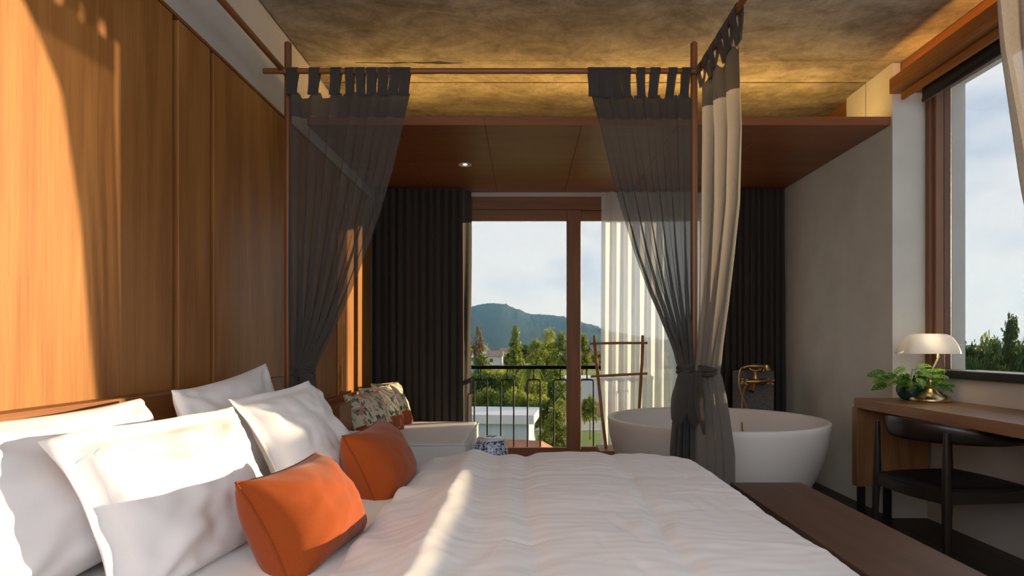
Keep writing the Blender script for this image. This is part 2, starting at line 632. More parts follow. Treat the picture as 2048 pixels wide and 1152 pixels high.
M['soil'] = plain('potting_soil', (0.03, 0.02, 0.012), rough=0.95, var=0.3, scale=40)
M['leaf'] = leafmat('houseplant_leaf', (0.06, 0.18, 0.02), (0.22, 0.42, 0.05), 0.35)
M['stem'] = plain('green_stem', (0.06, 0.11, 0.02), rough=0.6)
M['led'] = emit('warm_led', (1.0, 0.55, 0.13), 44.0)
M['led_pelmet'] = emit('warm_led_pelmet', (1.0, 0.45, 0.10), 16.0)
M['spot'] = emit('downlight_lens', (1.0, 0.83, 0.60), 6.0)
M['bulb'] = emit('desk_lamp_bulb', (1.0, 0.80, 0.55), 9.0)
M['white_metal'] = plain('white_enamel', (0.75, 0.74, 0.72), rough=0.4)
M['opal'] = cloth('opal_glass', (0.86, 0.84, 0.80), trans=0.45, clear=0.0, weave=30, rough=0.2, var=0.01, bump=0.0)

# =================================================================== THE ROOM
XL, XP, XR, XW, XO = -1.44, -1.40, 2.42, 2.65, 2.90     # left wall, its panelling, bath wall, window wall inside and outside
YB, YP, YR = 5.87, 4.05, -0.60                           # back wall, pier face, wall behind the camera
ZC, ZS = EYE + 1.857, EYE + 1.456                        # slab, lowered wooden ceiling

def sbox(name, b, mat, parent=None, bevel=0.0):
    bm = bmnew()
    box(bm, *b, bevel=bevel)
    o = obj(name, bm, mat, parent)
    if parent is None:
        struct(o)
    return o

# floor: planks running into the depth of the room
fl = setting('floor', (0.5, 2, 0))
bm = bmnew(); box(bm, XL, XO, YR, YB + 0.16, -0.12, -0.016)
obj('floor_slab', bm, M['dark_gap'], fl)
x = XL
i = 0
while x < XW - 0.01:
    x1 = min(x + 0.19, XW)
    bm = bmnew(); box(bm, x + 0.001, x1 - 0.001, YR, YB, -0.016, 0.0, bevel=0.0015, seg=1)
    obj('floor_plank', bm, M['floor'], fl)
    x = x1

# concrete slab ceiling with the board joints of its formwork
ce = setting('ceiling', (0.5, 2, ZC))
bm = bmnew(); box(bm, XL - 0.16, XO, YR, YB + 0.16, ZC + 0.05, ZC + 0.22)
obj('slab_core', bm, M['dark_gap'], ce)
for y0, y1 in ((YR, 1.9), (1.902, 4.012), (4.016, 4.345), (4.362, 4.728), (4.732, YB)):
    bm = bmnew(); box(bm, XL + 0.014, 2.60, y0, y1, ZC, ZC + 0.05)
    obj('concrete_board', bm, M['concrete'], ce)
# the long dark blemish in the concrete: a raised scar
bm = bmnew()
pts = []
for k in range(30):
    t = k / 29
    xx = -1.12 + t * 0.72
    w = 0.010 * math.sin(PI * t) ** 0.7 * (0.55 + 0.9 * noise.noise(Vector((t * 9, 0, 3)))) + 0.003 + 0.014 * math.exp(-((t - 0.78) / 0.08) ** 2)
    yy = 4.045 + 0.012 * noise.noise(Vector((t * 5, 2, 0)))
    pts.append((Vector((xx, yy - abs(w), ZC - 0.0008)), Vector((xx, yy + abs(w), ZC - 0.0008))))
sheet(bm, [[a for a, b in pts], [b for a, b in pts]])
obj('stain', bm, M['dark_gap'], ce)

# left wall: plaster above, timber panels below
wl = setting('wall_left', (XL, 2, 0))
bm = bmnew(); box(bm, XL - 0.16, XL, YR, YB + 0.16, 0, ZC + 0.05)
obj('plaster', bm, M['plaster'], wl)
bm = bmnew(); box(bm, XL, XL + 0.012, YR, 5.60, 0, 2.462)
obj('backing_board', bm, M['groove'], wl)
EDGES = [(YR, -0.42), (-0.38, 0.53), (0.57, 0.84), (0.88, 1.49), (1.53, 2.443), (2.485, 2.733), (2.768, 3.635), (3.672, 4.562), (4.604, 5.585)]
for y0, y1 in EDGES:
    bm = bmnew(); box(bm, XL + 0.012, XP, y0, y1, 0.0, 2.455, bevel=0.002, seg=1)
    obj('wood_panel', bm, M['panel'], wl)
bm = bmnew(); box(bm, XL, XP + 0.004, YR, 5.59, 2.457, 2.470)
obj('panel_cap', bm, M['headboard'], wl)

# back wall round the tall door opening
OX0, OX1, OZ1 = -0.95, 1.86, 2.557
wb = setting('wall_back', (0.5, YB, 0))
for b in ((XL, OX0, YB, YB + 0.16, 0, ZC + 0.05), (OX1, XR, YB, YB + 0.16, 0, ZC + 0.05), (OX0, OX1, YB, YB + 0.16, OZ1, ZC + 0.05)):
    bm = bmnew(); box(bm, *b)
    obj('plaster', bm, M['plaster'], wb)

# right wall of the bath corner, the pier, the wall under and over the big window
wr = setting('wall_right', (XR, 3, 0))
for b, m in (((XR, XO, YP, YB + 0.16, 0, ZS + 0.055), 'plaster_col'),
             ((XR, XO, YP, 4.362, ZS + 0.055, ZC + 0.05), 'plaster_col'), ((XR, XO, 4.374, 4.63, ZS + 0.055, ZC + 0.05), 'plaster_col'),
             ((XR + 0.02, XO, 4.362, 4.374, ZS + 0.055, ZC + 0.05), 'dark_gap'),
             ((XR + 0.10, XO, 4.63, YB + 0.16, ZS + 0.055, ZC + 0.05), 'plaster_col'),
             ((XW, XO, YR, YP, -0.1, 0.935), 'plaster'), ((XW, XO, YR, YP, 2.86, ZC + 0.05), 'plaster')):
    bm = bmnew(); box(bm, *b)
    obj('plaster', bm, M[m], wr)
bm = bmnew(); box(bm, XR + 0.02, XR + 0.10, 4.63, YB, ZS + 0.12, ZC - 0.004)
obj('timber_board', bm, M['pelmet'], wr)

# unseen rear wall, shaped to let sky light in above a low part
bm = bmnew(); box(bm, XL, 1.6, YR - 0.16, YR, 0, 1.15)
wk = setting('wall_rear', (0.5, YR, 0))
obj('unseen_parapet', bm, M['plaster'], wk)
bm = bmnew(); box(bm, 1.6, XO, YR - 0.16, YR, 0, ZC + 0.05)  # full-height part shaped to keep sky light off the desk side
obj('plaster', bm, M['plaster'], wk)

# lowered ceiling of veneered boards over the bath and daybed
so = setting('ceiling_lowered', (0.5, 4.9, ZS))
xs = [XL, -0.88, -0.265, 0.375, 1.01, 1.64, XR]
for a, b in zip(xs, xs[1:]):
    bm = bmnew(); box(bm, a + 0.0012, b - 0.0012, 4.09, YB, ZS, ZS + 0.02, bevel=0.001, seg=1)
    obj('ceiling_board', bm, M['soffit'], so)
for a, b in ((XL, -0.265), (-0.265, 1.01), (1.01, XR)):
    bm = bmnew(); box(bm, a + 0.0008, b - 0.0008, 4.07, 4.09, ZS, ZS + 0.055)
    obj('fascia_board', bm, M['soffit'], so)
bm = bmnew(); box(bm, XL, XR, 4.09, YB, ZS + 0.021, ZS + 0.03)
obj('backing_board', bm, M['dark_gap'], so)

# pelmet over the window
tr = setting('trim_1', (XR, 2, 2.75))
for b, nme in (((2.47, XW, YR, YP, 2.80, ZC - 0.003), 'timber_board'), ((2.36, 2.47, YR, 3.985, 2.765, 2.785), 'trough_bottom'), ((2.36, 2.378, YR, 3.985, 2.785, 2.862), 'trough_lip'), ((2.42, 2.442, YR, 3.96, 2.718, 2.764), 'rail')):
    bm = bmnew(); box(bm, *b, bevel=0.002, seg=1)
    obj(nme, bm, M['pelmet'], tr)

# ------------------------------------------------------------------ hidden light strips that wash the concrete
o = thing('light_strip', 'warm light strip lying on top of the lowered wooden ceiling', 'light', (0.4, 4.3, ZS + 0.03))
bm = bmnew(); box(bm, -1.25, 2.28, 4.285, 4.315, ZS + 0.031, ZS + 0.036)
obj('channel', bm, M['white_metal'], o)
bm = bmnew(); box(bm, -1.25, 2.28, 4.292, 4.308, ZS + 0.0365, ZS + 0.040)
obj('diffuser', bm, M['led'], o)
o = thing('light_strip', 'warm light strip in the wooden pelmet over the right window', 'light', (2.42, 1.2, 2.785))
bm = bmnew(); box(bm, 2.395, 2.43, YR + 0.1, 3.96, 2.786, 2.792)
obj('channel', bm, M['white_metal'], o)
bm = bmnew(); box(bm, 2.404, 2.42, YR + 0.1, 3.96, 2.7925, 2.796)
obj('diffuser', bm, M['led_pelmet'], o)

# downlight in the lowered ceiling
c = P(930, 329, 4.96)
o = thing('downlight', 'small round recessed downlight glowing in the lowered wooden ceiling', 'light', (c.x, 4.96, ZS - 0.006))
bm = bmnew()
lathe(bm, [(0.036, -0.002), (0.052, -0.004), (0.053, 0.0), (0.036, 0.001), (0.036, -0.002)], (c.x, 4.96, ZS - 0.0015), 32, close=False)
obj('ring', bm, M['white_metal'], o, smooth=True, auto=30)
bm = bmnew()
lathe(bm, [(0.0, -0.0015), (0.016, -0.0015), (0.018, 0.0)], (c.x, 4.96, ZS - 0.0015), 24, close=False)
obj('lens', bm, M['spot'], o)
bm = bmnew()
lathe(bm, [(0.018, -0.0008), (0.036, -0.0016)], (c.x, 4.96, ZS - 0.0008), 24, close=False)
obj('reflector', bm, M['brass_lamp'], o, smooth=True)

# ------------------------------------------------------------------ sliding timber door
dr = setting('door_1', (0.45, YB + 0.06, 0))
HZ = 2.438
for b, nme, m in (((OX0, OX1, 5.885, 6.0, HZ, OZ1), 'head_frame', 'frame_h'), ((OX0, OX0 + 0.06, 5.885, 6.0, 0, HZ), 'jamb', 'frame'),
                  ((OX1 - 0.06, OX1, 5.885, 6.0, 0, HZ), 'jamb', 'frame'), ((OX0, OX1, 5.885, 6.0, 0.0, 0.06), 'sill', 'frame_h')):
    bm = bmnew(); box(bm, *b, bevel=0.003, seg=1)
    obj(nme, bm, M[m], dr)
def sash(x0, x1, y, ztop, wl_, wr_):
    bm = bmnew(); box(bm, x0, x0 + wl_, y - 0.02, y + 0.02, 0.062, HZ - 0.001, bevel=0.003, seg=1)
    s = obj('sash', bm, M['frame'], dr)
    bm = bmnew(); box(bm, x1 - wr_, x1, y - 0.02, y + 0.02, 0.062, HZ - 0.001, bevel=0.003, seg=1)
    obj('stile', bm, M['frame'], s)
    bm = bmnew(); box(bm, x0 + wl_, x1 - wr_, y - 0.02, y + 0.02, ztop, HZ - 0.001, bevel=0.003, seg=1)
    obj('rail', bm, M['frame_h'], s)
    bm = bmnew(); box(bm, x0 + wl_, x1 - wr_, y - 0.02, y + 0.02, 0.062, 0.155, bevel=0.003, seg=1)
    obj('rail', bm, M['frame_h'], s)
    bm = bmnew(); box(bm, x0 + wl_, x1 - wr_, y - 0.003, y + 0.003, 0.155, ztop)
    obj('pane', bm, M['glass'], s)
sash(OX0 + 0.06, 0.535, 5.915, EYE + 248 * 5.915 / F, 0.10, 0.135)
sash(0.44, OX1 - 0.06, 5.965, EYE + 248 * 5.965 / F, 0.09, 0.10)

# ------------------------------------------------------------------ big side window
wn = setting('window_1', (2.72, 1.5, 0.94))
for b, nme, m in (((2.634, 2.70, 4.005, YP, 0.985, 2.86), 'frame_stop', 'winframe'), ((2.655, 2.756, 3.975, 4.004, 0.985, 2.86), 'frame_post', 'winframe'),
                  ((2.655, 2.756, YR, YR + 0.06, 0.985, 2.86), 'frame_post', 'winframe'), ((2.655, 2.756, YR, 4.0, 2.80, 2.858), 'frame_head', 'winframe'),
                  ((2.655, 2.756, 0.10, 0.16, 0.985, 2.80), 'frame_post', 'winframe')):
    bm = bmnew(); box(bm, *b, bevel=0.003, seg=1)
    obj(nme, bm, M[m], wn)
bm = bmnew(); box(bm, 2.615, 2.80, YR, YP - 0.001, 0.936, 0.984, bevel=0.003, seg=1)
obj('frame_sill', bm, M['black'], wn)
for y0, y1 in ((YR + 0.06, 0.10), (0.16, 3.975)):
    bm = bmnew(); box(bm, 2.705, 2.711, y0, y1, 0.985, 2.80)
    obj('pane', bm, M['glass_right'], wn)
# concrete sill outside
bm = bmnew(); box(bm, 2.80, 2.99, YR, YP - 0.001, 0.936, 0.975, bevel=0.004, seg=1)
obj('outer_sill', bm, M['plaster_col'], wn)

# roller blind
o = thing('roller_blind', 'black roller blind rolled up under the wooden pelmet', 'blind', (2.6, 1.5, 2.72))
bm = bmnew(); tube(bm, [(2.545, 0.1, 2.79), (2.545, 3.885, 2.79)], 0.034, 20)
obj('roll', bm, M['blind'], o, smooth=True, auto=40)
bm = bmnew(); box(bm, 2.506, 2.512, 0.1, 3.88, 2.695, 2.80)
obj('fabric', bm, M['blind'], o)
bm = bmnew(); box(bm, 2.500, 2.518, 0.1, 3.88, 2.672, 2.695, bevel=0.004)
obj('bottom_bar', bm, M['blind'], o)

# =================================================================== THE BED
BT = 0.55                                        # mattress top
Y0, Y1 = 1.05, 2.90
PXL, PXR, PYN, PYF = -1.233, 0.879, 0.95, 3.20   # canopy posts
ROD = EYE + 1.412
bed = thing('canopy_bed', 'wooden four-poster bed frame with slim round posts against the timber wall', 'bed', (-0.2, 2, 0))
bm = bmnew(); box(bm, -1.30, 0.74, Y0 - 0.05, Y1 + 0.05, 0.14, 0.30, bevel=0.01)
obj('platform', bm, M['headboard'], bed)
for lx in (-1.2, 0.6):
    for ly in (Y0 + 0.1, Y1 - 0.1):
        bm = bmnew(); box(bm, lx - 0.04, lx + 0.04, ly - 0.04, ly + 0.04, 0, 0.14)
        obj('leg', bm, M['headboard'], bed)
bm = bmnew(); box(bm, -1.395, -1.33, 0.3, 3.42, 0.0, 0.965, bevel=0.008)
obj('headboard', bm, M['headboard'], bed)
for px_, py_ in ((PXL, PYN), (PXL, PYF), (PXR, PYN), (PXR, PYF)):
    bm = bmnew(); tube(bm, [(px_, py_, 0.0), (px_, py_, EYE + 1.568), (px_, py_, EYE + 1.575)], [0.0182, 0.0182, 0.012], 16)
    p_ = obj('post', bm, M['post'], bed, smooth=True, auto=40)
    bm = bmnew(); tube(bm, [(px_ - 0.02, py_, ROD - 0.004), (px_ + 0.02, py_, ROD - 0.004)], 0.005, 8)
    obj('peg', bm, M['brass'], p_, smooth=True, auto=40)
for yy in (PYN, PYF):
    off_ = -0.03 if yy == PYF else 0.03
    bm = bmnew(); tube(bm, [(PXL - 0.115, yy + off_, ROD), (PXR + 0.02, yy + off_, ROD)], 0.0145, 14)
    obj('rod', bm, M['post_h'], bed, smooth=True, auto=40)
for xx in (PXL, PXR):
    off_ = 0.02 if xx > 0 else -0.02
    bm = bmnew(); tube(bm, [(xx + off_, PYN - 0.05, ROD + 0.01), (xx + off_, PYF + 0.02, ROD + 0.01)], 0.0145, 14)
    obj('rod', bm, M['post_d'], bed, smooth=True, auto=40)

mt = bmnew(); box(mt, -1.32, 0.72, Y0, Y1, 0.301, BT, bevel=0.045, seg=4)
tag(obj('mattress', mt, M['sheet'], smooth=True), 'thick mattress under a white fitted sheet on the four-poster bed', 'mattress')

# duvet: a soft sheet over a rounded rectangle, turned back along the pillow side
_r = random.Random(17)
TUCKS = [(_r.uniform(-0.2, 0.7), _r.uniform(1.2, 2.85), _r.uniform(0.06, 0.16), _r.uniform(0.007, 0.014), _r.choice([_r.uniform(0.9, 1.9), _r.uniform(-0.4, 0.5)]), _r.choice([-1, 1]) * _r.uniform(0.002, 0.0045)) for _ in range(34)]
def duvet():
    bm = bmnew()
    x0, x1, y0, y1 = -0.46, 0.735, 0.98, 2.925
    c_, r_ = 0.20, 0.045
    n1, n2 = 210, 250
    ex0, ex = 0.06, 0.34
    rows = []
    for j in range(n2 + 1):
        row = []
        for i in range(n1 + 1):
            x = (x0 - ex0) + (x1 + ex - x0 + ex0) * i / n1
            y = (y0 - ex) + (y1 - y0 + 2 * ex) * j / n2
            xl = x0 + (0.05 if True else c_)
            dx = min(0, x - (x0 + 0.05)) if x < x0 + 0.05 else max(0, x - (x1 - c_))
            dy = min(0, y - (y0 + c_)) if y < y0 + c_ else max(0, y - (y1 - c_))
            cc = c_ if dx >= 0 else 0.05 + 0.15 * min(1, abs(dy) / c_)
            d = math.hypot(dx, dy)
            e_ = d - cc
            X, Y, Z = x, y, 0.0
            if e_ > 0:
                ux, uy = dx / d, dy / d
                hx = r_ * math.sin(min(e_ / r_, PI / 2))
                dr_ = r_ * (1 - math.cos(min(e_ / r_, PI / 2))) + max(0, e_ - r_ * PI / 2)
                bx, by = x - ux * e_, y - uy * e_
                ang = math.atan2(uy, ux)
                wave = 0.012 * math.sin((x + y) * 21 + 3 * noise.noise(Vector((x * 3, y * 3, 0)))) * min(1, max(0, dr_) / 0.2)
                X, Y, Z = bx + ux * (hx + wave), by + uy * (hx + wave), -dr_
            # soft relief of the filling and of the fold lines
            top = 0.625
            fold = 0.026 * math.exp(-((x + 0.25) / 0.055) ** 2) - 0.010 * math.exp(-((x + 0.13) / 0.05) ** 2)
            if x < -0.25:
                fold += -0.045 * min(1.2, (-0.25 - x) / 0.25) ** 1.3
            lw = 0.016 * noise.noise(Vector((x * 2.1, y * 1.7, 4)))
            w2 = 0.0060 * noise.noise(Vector((x * 11 + 4 * noise.noise(Vector((x * 2, y * 2, 1))), y * 3.5, 9)))
            w4 = 0.0032 * noise.noise(Vector((x * 9, y * 30, 2)))
            cre = -0.015 * math.exp(-((x - 0.02 - 0.03 * math.sin(y * 2)) / 0.035) ** 2) - 0.013 * math.exp(-((x - 0.40 - 0.02 * math.sin(y * 3)) / 0.028) ** 2)
            cre += -0.006 * math.exp(-((y - 2.45 + 0.05 * x) / 0.04) ** 2) - 0.0025 * math.exp(-((y - 1.9 - 0.06 * x) / 0.04) ** 2)
            lf = 0.0
            for (tx, ty, tl, tw_, ta, td) in TUCKS:
                ddx, ddy = x - tx, y - ty
                p_ = ddx * math.cos(ta) + ddy * math.sin(ta)
                q_ = -ddx * math.sin(ta) + ddy * math.cos(ta)
                if abs(p_) < tl and abs(q_) < 0.06:
                    lf += td * (1 - (p_ / tl) ** 2) * math.exp(-(q_ / tw_) ** 2)
            if x < -0.30:                            # wrinkles on the turned-back edge
                s = 0.8 * min(1, (-0.30 - x) / 0.15)
                lf = s * (0.012 * noise.noise(Vector((x * 9 + y * 3, y * 7 - x * 5, 7))) + 0.008 * math.sin(y * 19 + x * 26 + 2.5 * noise.noise(Vector((x * 3, y * 3, 5)))))
            Z += top + fold + lw + w2 + w4 + cre + lf
            if x < x0 + 0.06:
                Z = max(Z, BT + 0.004 if x < x0 - 0.02 else BT + 0.006)
            row.append(Vector((X, Y, Z)))
        rows.append(row)
    sheet(bm, rows)
    return bm
o = obj('duvet', duvet(), M['linen'], smooth=True)
tag(o, 'plump white duvet spread over the bed with its top edge turned back', 'duvet')

# ------------------------------------------------------------------ pillows and cushions
def pillow_mesh(center, wdir, hdir, W, H, T, n=36, flange=0.0, pinch=0.07, wr=0.008, seed=0, bend=0.0, mat_split=None, slump=0.2, corner=0.0):
    bm = bmnew()
    a = Vector(wdir).normalized()
    b = Vector(hdir).normalized()
    nn = a.cross(b).normalized()
    b = nn.cross(a).normalized()
    fu, fv = 1 + 2 * flange / W, 1 + 2 * flange / H
    def pt(iu, iv, side):
        u = -fu + 2 * fu * iu / n
        v = -fv + 2 * fv * iv / n
        cu, cv = max(-1, min(1, u)), max(-1, min(1, v))
        f_ = max(0, (1 - abs(cu) ** 2.6)) ** 0.5 * max(0, (1 - abs(cv) ** 2.6)) ** 0.5
        f_ *= 1 - slump * cv
        x_ = u * W / 2 * (1 - pinch * (1 - cv * cv))
        y_ = v * H / 2 * (1 - pinch * (1 - cu * cu))
        w_ = noise.noise(Vector((u * 2.3 + seed, v * 2.3, seed * 1.7))) * wr * 1.6 + noise.noise(Vector((u * 6 + seed, v * 5, seed))) * wr * 0.7
        # creases that run out of the corners
        for su in (-1, 1):
            for sv in (-1, 1):
                dx_, dy_ = u - su, v - sv
                rr = math.hypot(dx_, dy_)
                if rr < 1.1:
                    an = math.atan2(dy_, dx_)
                    w_ += wr * 0.9 * math.sin(an * 9 + seed + su * 2 + sv) * max(0, 1 - rr / 1.1) * min(1, rr / 0.25)
        edge = min(1.0, (1 - min(1, max(abs(cu), abs(cv)))) / 0.06)
        w_ *= 0.25 + 0.75 * edge
        z_ = side * (T / 2 * f_ + 0.0018) + w_ * (0.6 + 0.4 * side)
        z_ += bend * ((v + 1) / 2) ** 2
        z_ += corner * (abs(u * v)) ** 3 * math.sin(u * 3 + seed)
        return center + a * x_ + b * y_ + nn * z_
    sheets = []
    for side in (1, -1):
        rows = [[pt(i, j, side) for i in range(n + 1)] for j in range(n + 1)]
        g = sheet(bm, rows, flip=side < 0)
        sheets.append(g)
    # rim
    def ring(g):
        return [g[0][i] for i in range(n)] + [g[j][n] for j in range(n)] + [g[n][n - i] for i in range(n)] + [g[n - j][0] for j in range(n)]
    r0, r1 = ring(sheets[0]), ring(sheets[1])
    m_ = len(r0)
    for k in range(m_):
        bm.faces.new((r0[k], r1[k], r1[(k + 1) % m_], r0[(k + 1) % m_]))
    rim = [(p.co + q.co) / 2 for p, q in zip(r0, r1)]
    if mat_split is not None:
        for f in bm.faces:
            cc = f.calc_center_median() - center
            if cc.dot(b) < mat_split:
                f.material_index = 1
    return bm, rim

def white_pillow(label, center, wdir, hdir, W, H, T, seed, flange=0.0, bend=0.0, wr=0.009, corner=0.02, pinch=0.07):
    bm, rim = pillow_mesh(Vector(center), wdir, hdir, W, H, T, n=44, flange=flange, seed=seed, bend=bend, wr=wr, corner=corner, pinch=pinch)
    o = obj('pillow', bm, M['linen'], smooth=True)
    tag(o, label, 'pillow', 'white pillows on the bed')
    return o

def lean(dx, dz):
    return Vector((dx, 0, dz))
# back row against the headboard, front row leaning on it
white_pillow('white pillow flat against the headboard nearest the camera', (-1.185, 1.66, 0.762), (0, 1, 0.0), lean(-0.16, 0.42), 0.76, 0.44, 0.18, 1, bend=0.0)
white_pillow('white pillow against the headboard beside the gathered grey bed curtain', (-1.145, 2.52, 0.79), (-0.02, 1, 0.085), lean(-0.18, 0.46), 0.80, 0.48, 0.18, 5, bend=0.0)
white_pillow('large crumpled white pillow in front, sunlit behind the near orange cushion', (-0.945, 1.745, 0.712), (0.13, 1, 0.0), lean(-0.15, 0.36), 0.62, 0.40, 0.20, 9, flange=0.04, wr=0.013, corner=0.03, pinch=0.03)
white_pillow('white pillow with a pointed corner behind the far orange cushion', (-0.875, 2.46, 0.762), (0.10, 1, 0.04), lean(-0.20, 0.38), 0.58, 0.42, 0.19, 13, flange=0.03, wr=0.010, corner=0.04)

def orange_cushion(label, center, wdir, hdir, W, H, T, seed):
    bm, rim = pillow_mesh(Vector(center), wdir, hdir, W, H, T, n=30, seed=seed, pinch=0.10, wr=0.005, slump=0.1)
    xs_ = [v.co for v in bm.verts]
    base = (center[0], center[1], min(c.z for c in xs_))
    o = thing('cushion', label, 'cushion', base, 'burnt orange cushions on the bed')
    obj('cover', bm, M['orange'], o, smooth=True)
    bm = bmnew(); tube(bm, rim + rim[:1], 0.0035, 6, cap=False)
    obj('piping', bm, M['orange_seam'], o, smooth=True)
orange_cushion('burnt orange cushion on the bed nearest the camera', (-0.632, 1.77, 0.655), (0.12, 1, 0.0), lean(-0.12, 0.22), 0.45, 0.31, 0.25, 3)
orange_cushion('burnt orange cushion further back on the bed, beside the daybed', (-0.605, 2.56, 0.652), (0.06, 1, 0.02), lean(-0.12, 0.25), 0.48, 0.33, 0.24, 6)

# ------------------------------------------------------------------ bench at the foot of the bed
o = thing('bench', 'long low dark wooden bench at the foot of the bed', 'bench', (1.2, 1.9, 0))
bm = bmnew(); box(bm, 1.03, 1.385, 0.75, 3.09, 0.412, 0.45, bevel=0.003)
obj('seat', bm, M['bench'], o)
for yy in (0.95, 2.80):
    for xx in (1.06, 1.32):
        bm = bmnew(); box(bm, xx, xx + 0.045, yy, yy + 0.05, 0, 0.411, bevel=0.002, seg=1)
        obj('leg', bm, M['bench'], o)
for xx in (1.065, 1.325):
    bm = bmnew(); box(bm, xx + 0.005, xx + 0.035, 1.0, 2.80, 0.36, 0.411)
    obj('apron', bm, M['bench'], o)

# =================================================================== BED CURTAINS
def bundle(name, label, top0, top1, edges, tie, skirt, nf, mat, band, tabs, rod_axis, seed=0, amp0=0.016, extra_clear=None, tail_len=0.24, tails=True, skirt_rows=26):
    """a tab-top curtain drawn to a post and tied. top0/top1: ends of the header. edges: list of (z, P_a, P_b) rows from header to tie.
    skirt: (z_end, P_a, P_b) of the lower hem. rod_axis: unit vector along the rod"""
    rnd = random.Random(seed)
    base = (tie.x, tie.y, skirt[0])
    o = thing(name, label, 'curtain', base, 'grey bed curtains tied to the posts')
    ax = Vector(rod_axis).normalized()
    nrm = Vector((ax.y, -ax.x, 0))
    NU = nf * 20
    ph = [rnd.uniform(-0.6, 0.6) for _ in range(nf + 2)]
    wd = [rnd.uniform(0.75, 1.25) for _ in range(nf + 2)]
    def row(z, pa, pb, amp, t):
        r = []
        for i in range(NU + 1):
            u = i / NU
            uu = u * nf
            k = int(uu)
            s = math.sin(2 * PI * uu + ph[min(k, nf)] * math.sin(PI * (uu - k)))
            s = s * wd[min(k, nf)] + 0.25 * math.sin(4 * PI * uu + seed)
            base_ = pa.lerp(pb, u)
            p = base_ + nrm * (amp * s) + ax * (amp * 0.4 * math.sin(4 * PI * uu + 1.3 + t))
            r.append(Vector((p.x, p.y, z)))
        return r
    rows = []
    n = 46
    zs = [e_[0] for e_ in edges]
    def interp(z):
        for (z0, a0, b0), (z1, a1, b1) in zip(edges, edges[1:]):
            if z <= z0 and z >= z1:
                t = (z0 - z) / (z0 - z1)
                t2 = t
                return a0.lerp(a1, t2), b0.lerp(b1, t2)
        return edges[-1][1], edges[-1][2]
    ztop, ztie = zs[0], zs[-1]
    for j in range(n + 1):
        t = j / n
        z = ztop + (ztie - ztop) * t
        pa, pb = interp(z)
        w = (pb - pa).length
        amp = amp0 * (0.55 + 0.9 * t) if t < 0.8 else amp0 * (0.55 + 0.72) * (1 + 0.25 * (t - 0.8) / 0.2)
        rr = row(z, pa, pb, amp, t)
        if j == 0:
            for i, p in enumerate(rr):                 # header sags between the tabs
                u = i / NU
                wid_ = (edges[0][2] - edges[0][1]).length
                dip = max(0.0, min(abs(u - tb) for tb in tabs) * wid_ - 0.024)
                p.z -= min(0.024, dip * 1.6)
        rows.append(rr)
    band_rows = 4
    bm = bmnew(); sheet(bm, rows[:band_rows + 1])
    obj('header_band', bm, band, o, smooth=True)
    bm = bmnew(); sheet(bm, rows[band_rows:])
    body = obj('drape', bm, mat, o, smooth=True)
    # skirt below the tie
    za, pa1, pb1 = skirt
    pa0, pb0 = edges[-1][1], edges[-1][2]
    rows2 = []
    for j in range(skirt_rows + 1):
        t = j / skirt_rows
        k = min(1, t * 2.2) ** 0.7
        z = ztie + (za - ztie) * t
        rows2.append(row(z, pa0.lerp(pa1, k), pb0.lerp(pb1, k), amp0 * 1.5 * (0.9 + 0.5 * k), t))
    bm = bmnew(); sheet(bm, rows2)
    obj('skirt', bm, mat, o, smooth=True)
    # tab loops over the rod
    for tb in tabs:
        bm = bmnew()
        c_ = top0.lerp(top1, tb)
        i = int(round(tb * NU))
        low = rows[0][i].copy()
        hw = (0.026 if abs(ax.x) > 0.5 else 0.040) * rnd.uniform(0.85, 1.1)
        tilt = (low - c_).dot(ax)
        prof = []
        zr = ROD + (0.01 if abs(ax.y) > 0.5 else 0)
        rr_ = 0.0185
        zl = low.z - 0.014
        for k in range(5):
            t = k / 4
            prof.append((0.003 + (rr_ - 0.003) * min(1, t * 1.3), zl + (zr - zl) * t, tilt * (1 - t)))
        for k in range(1, 8):
            a_ = PI * k / 8
            prof.append((rr_ * math.cos(a_), zr + rr_ * math.sin(a_), 0))
        for k in range(5):
            t = 1 - k / 4
            prof.append((-(0.003 + (rr_ - 0.003) * min(1, t * 1.3)), zl + (zr - zl) * t, tilt * (1 - t)))
        nl = (low - c_).dot(nrm)
        rws = []
        for (dn, z, sh) in prof:
            t = max(0, min(1, (zr - z) / max(1e-3, zr - zl)))
            cc = Vector((c_.x, c_.y, 0)) + nrm * (dn + nl * t) + ax * sh
            wv = hw * (1 - 0.12 * math.sin(PI * t))
            rws.append([Vector((*(cc - ax * wv).xy, z)), Vector((*cc.xy, z)) + nrm * 0.001, Vector((*(cc + ax * wv).xy, z))])
        sheet(bm, rws)
        obj('tab_loop', bm, band, o, smooth=True)
    # tie: wound ring, knot and two hanging ends
    bm = bmnew()
    wtie = (edges[-1][2] - edges[-1][1]).length / 2 + 0.016
    for kz in range(3):
        cen = (edges[-1][1] + edges[-1][2]) / 2
        pts_ = []
        for k in range(25):
            a_ = 2 * PI * k / 24
            q = cen + ax * (wtie * math.cos(a_)) + nrm * (0.042 * math.sin(a_))
            pts_.append(Vector((q.x, q.y, ztie + 0.014 - 0.014 * kz + 0.006 * math.sin(a_ + kz * 2))))
        tube(bm, pts_, 0.010, 8, cap=False)
    sash_ = obj('tie_sash', bm, band, o, smooth=True)
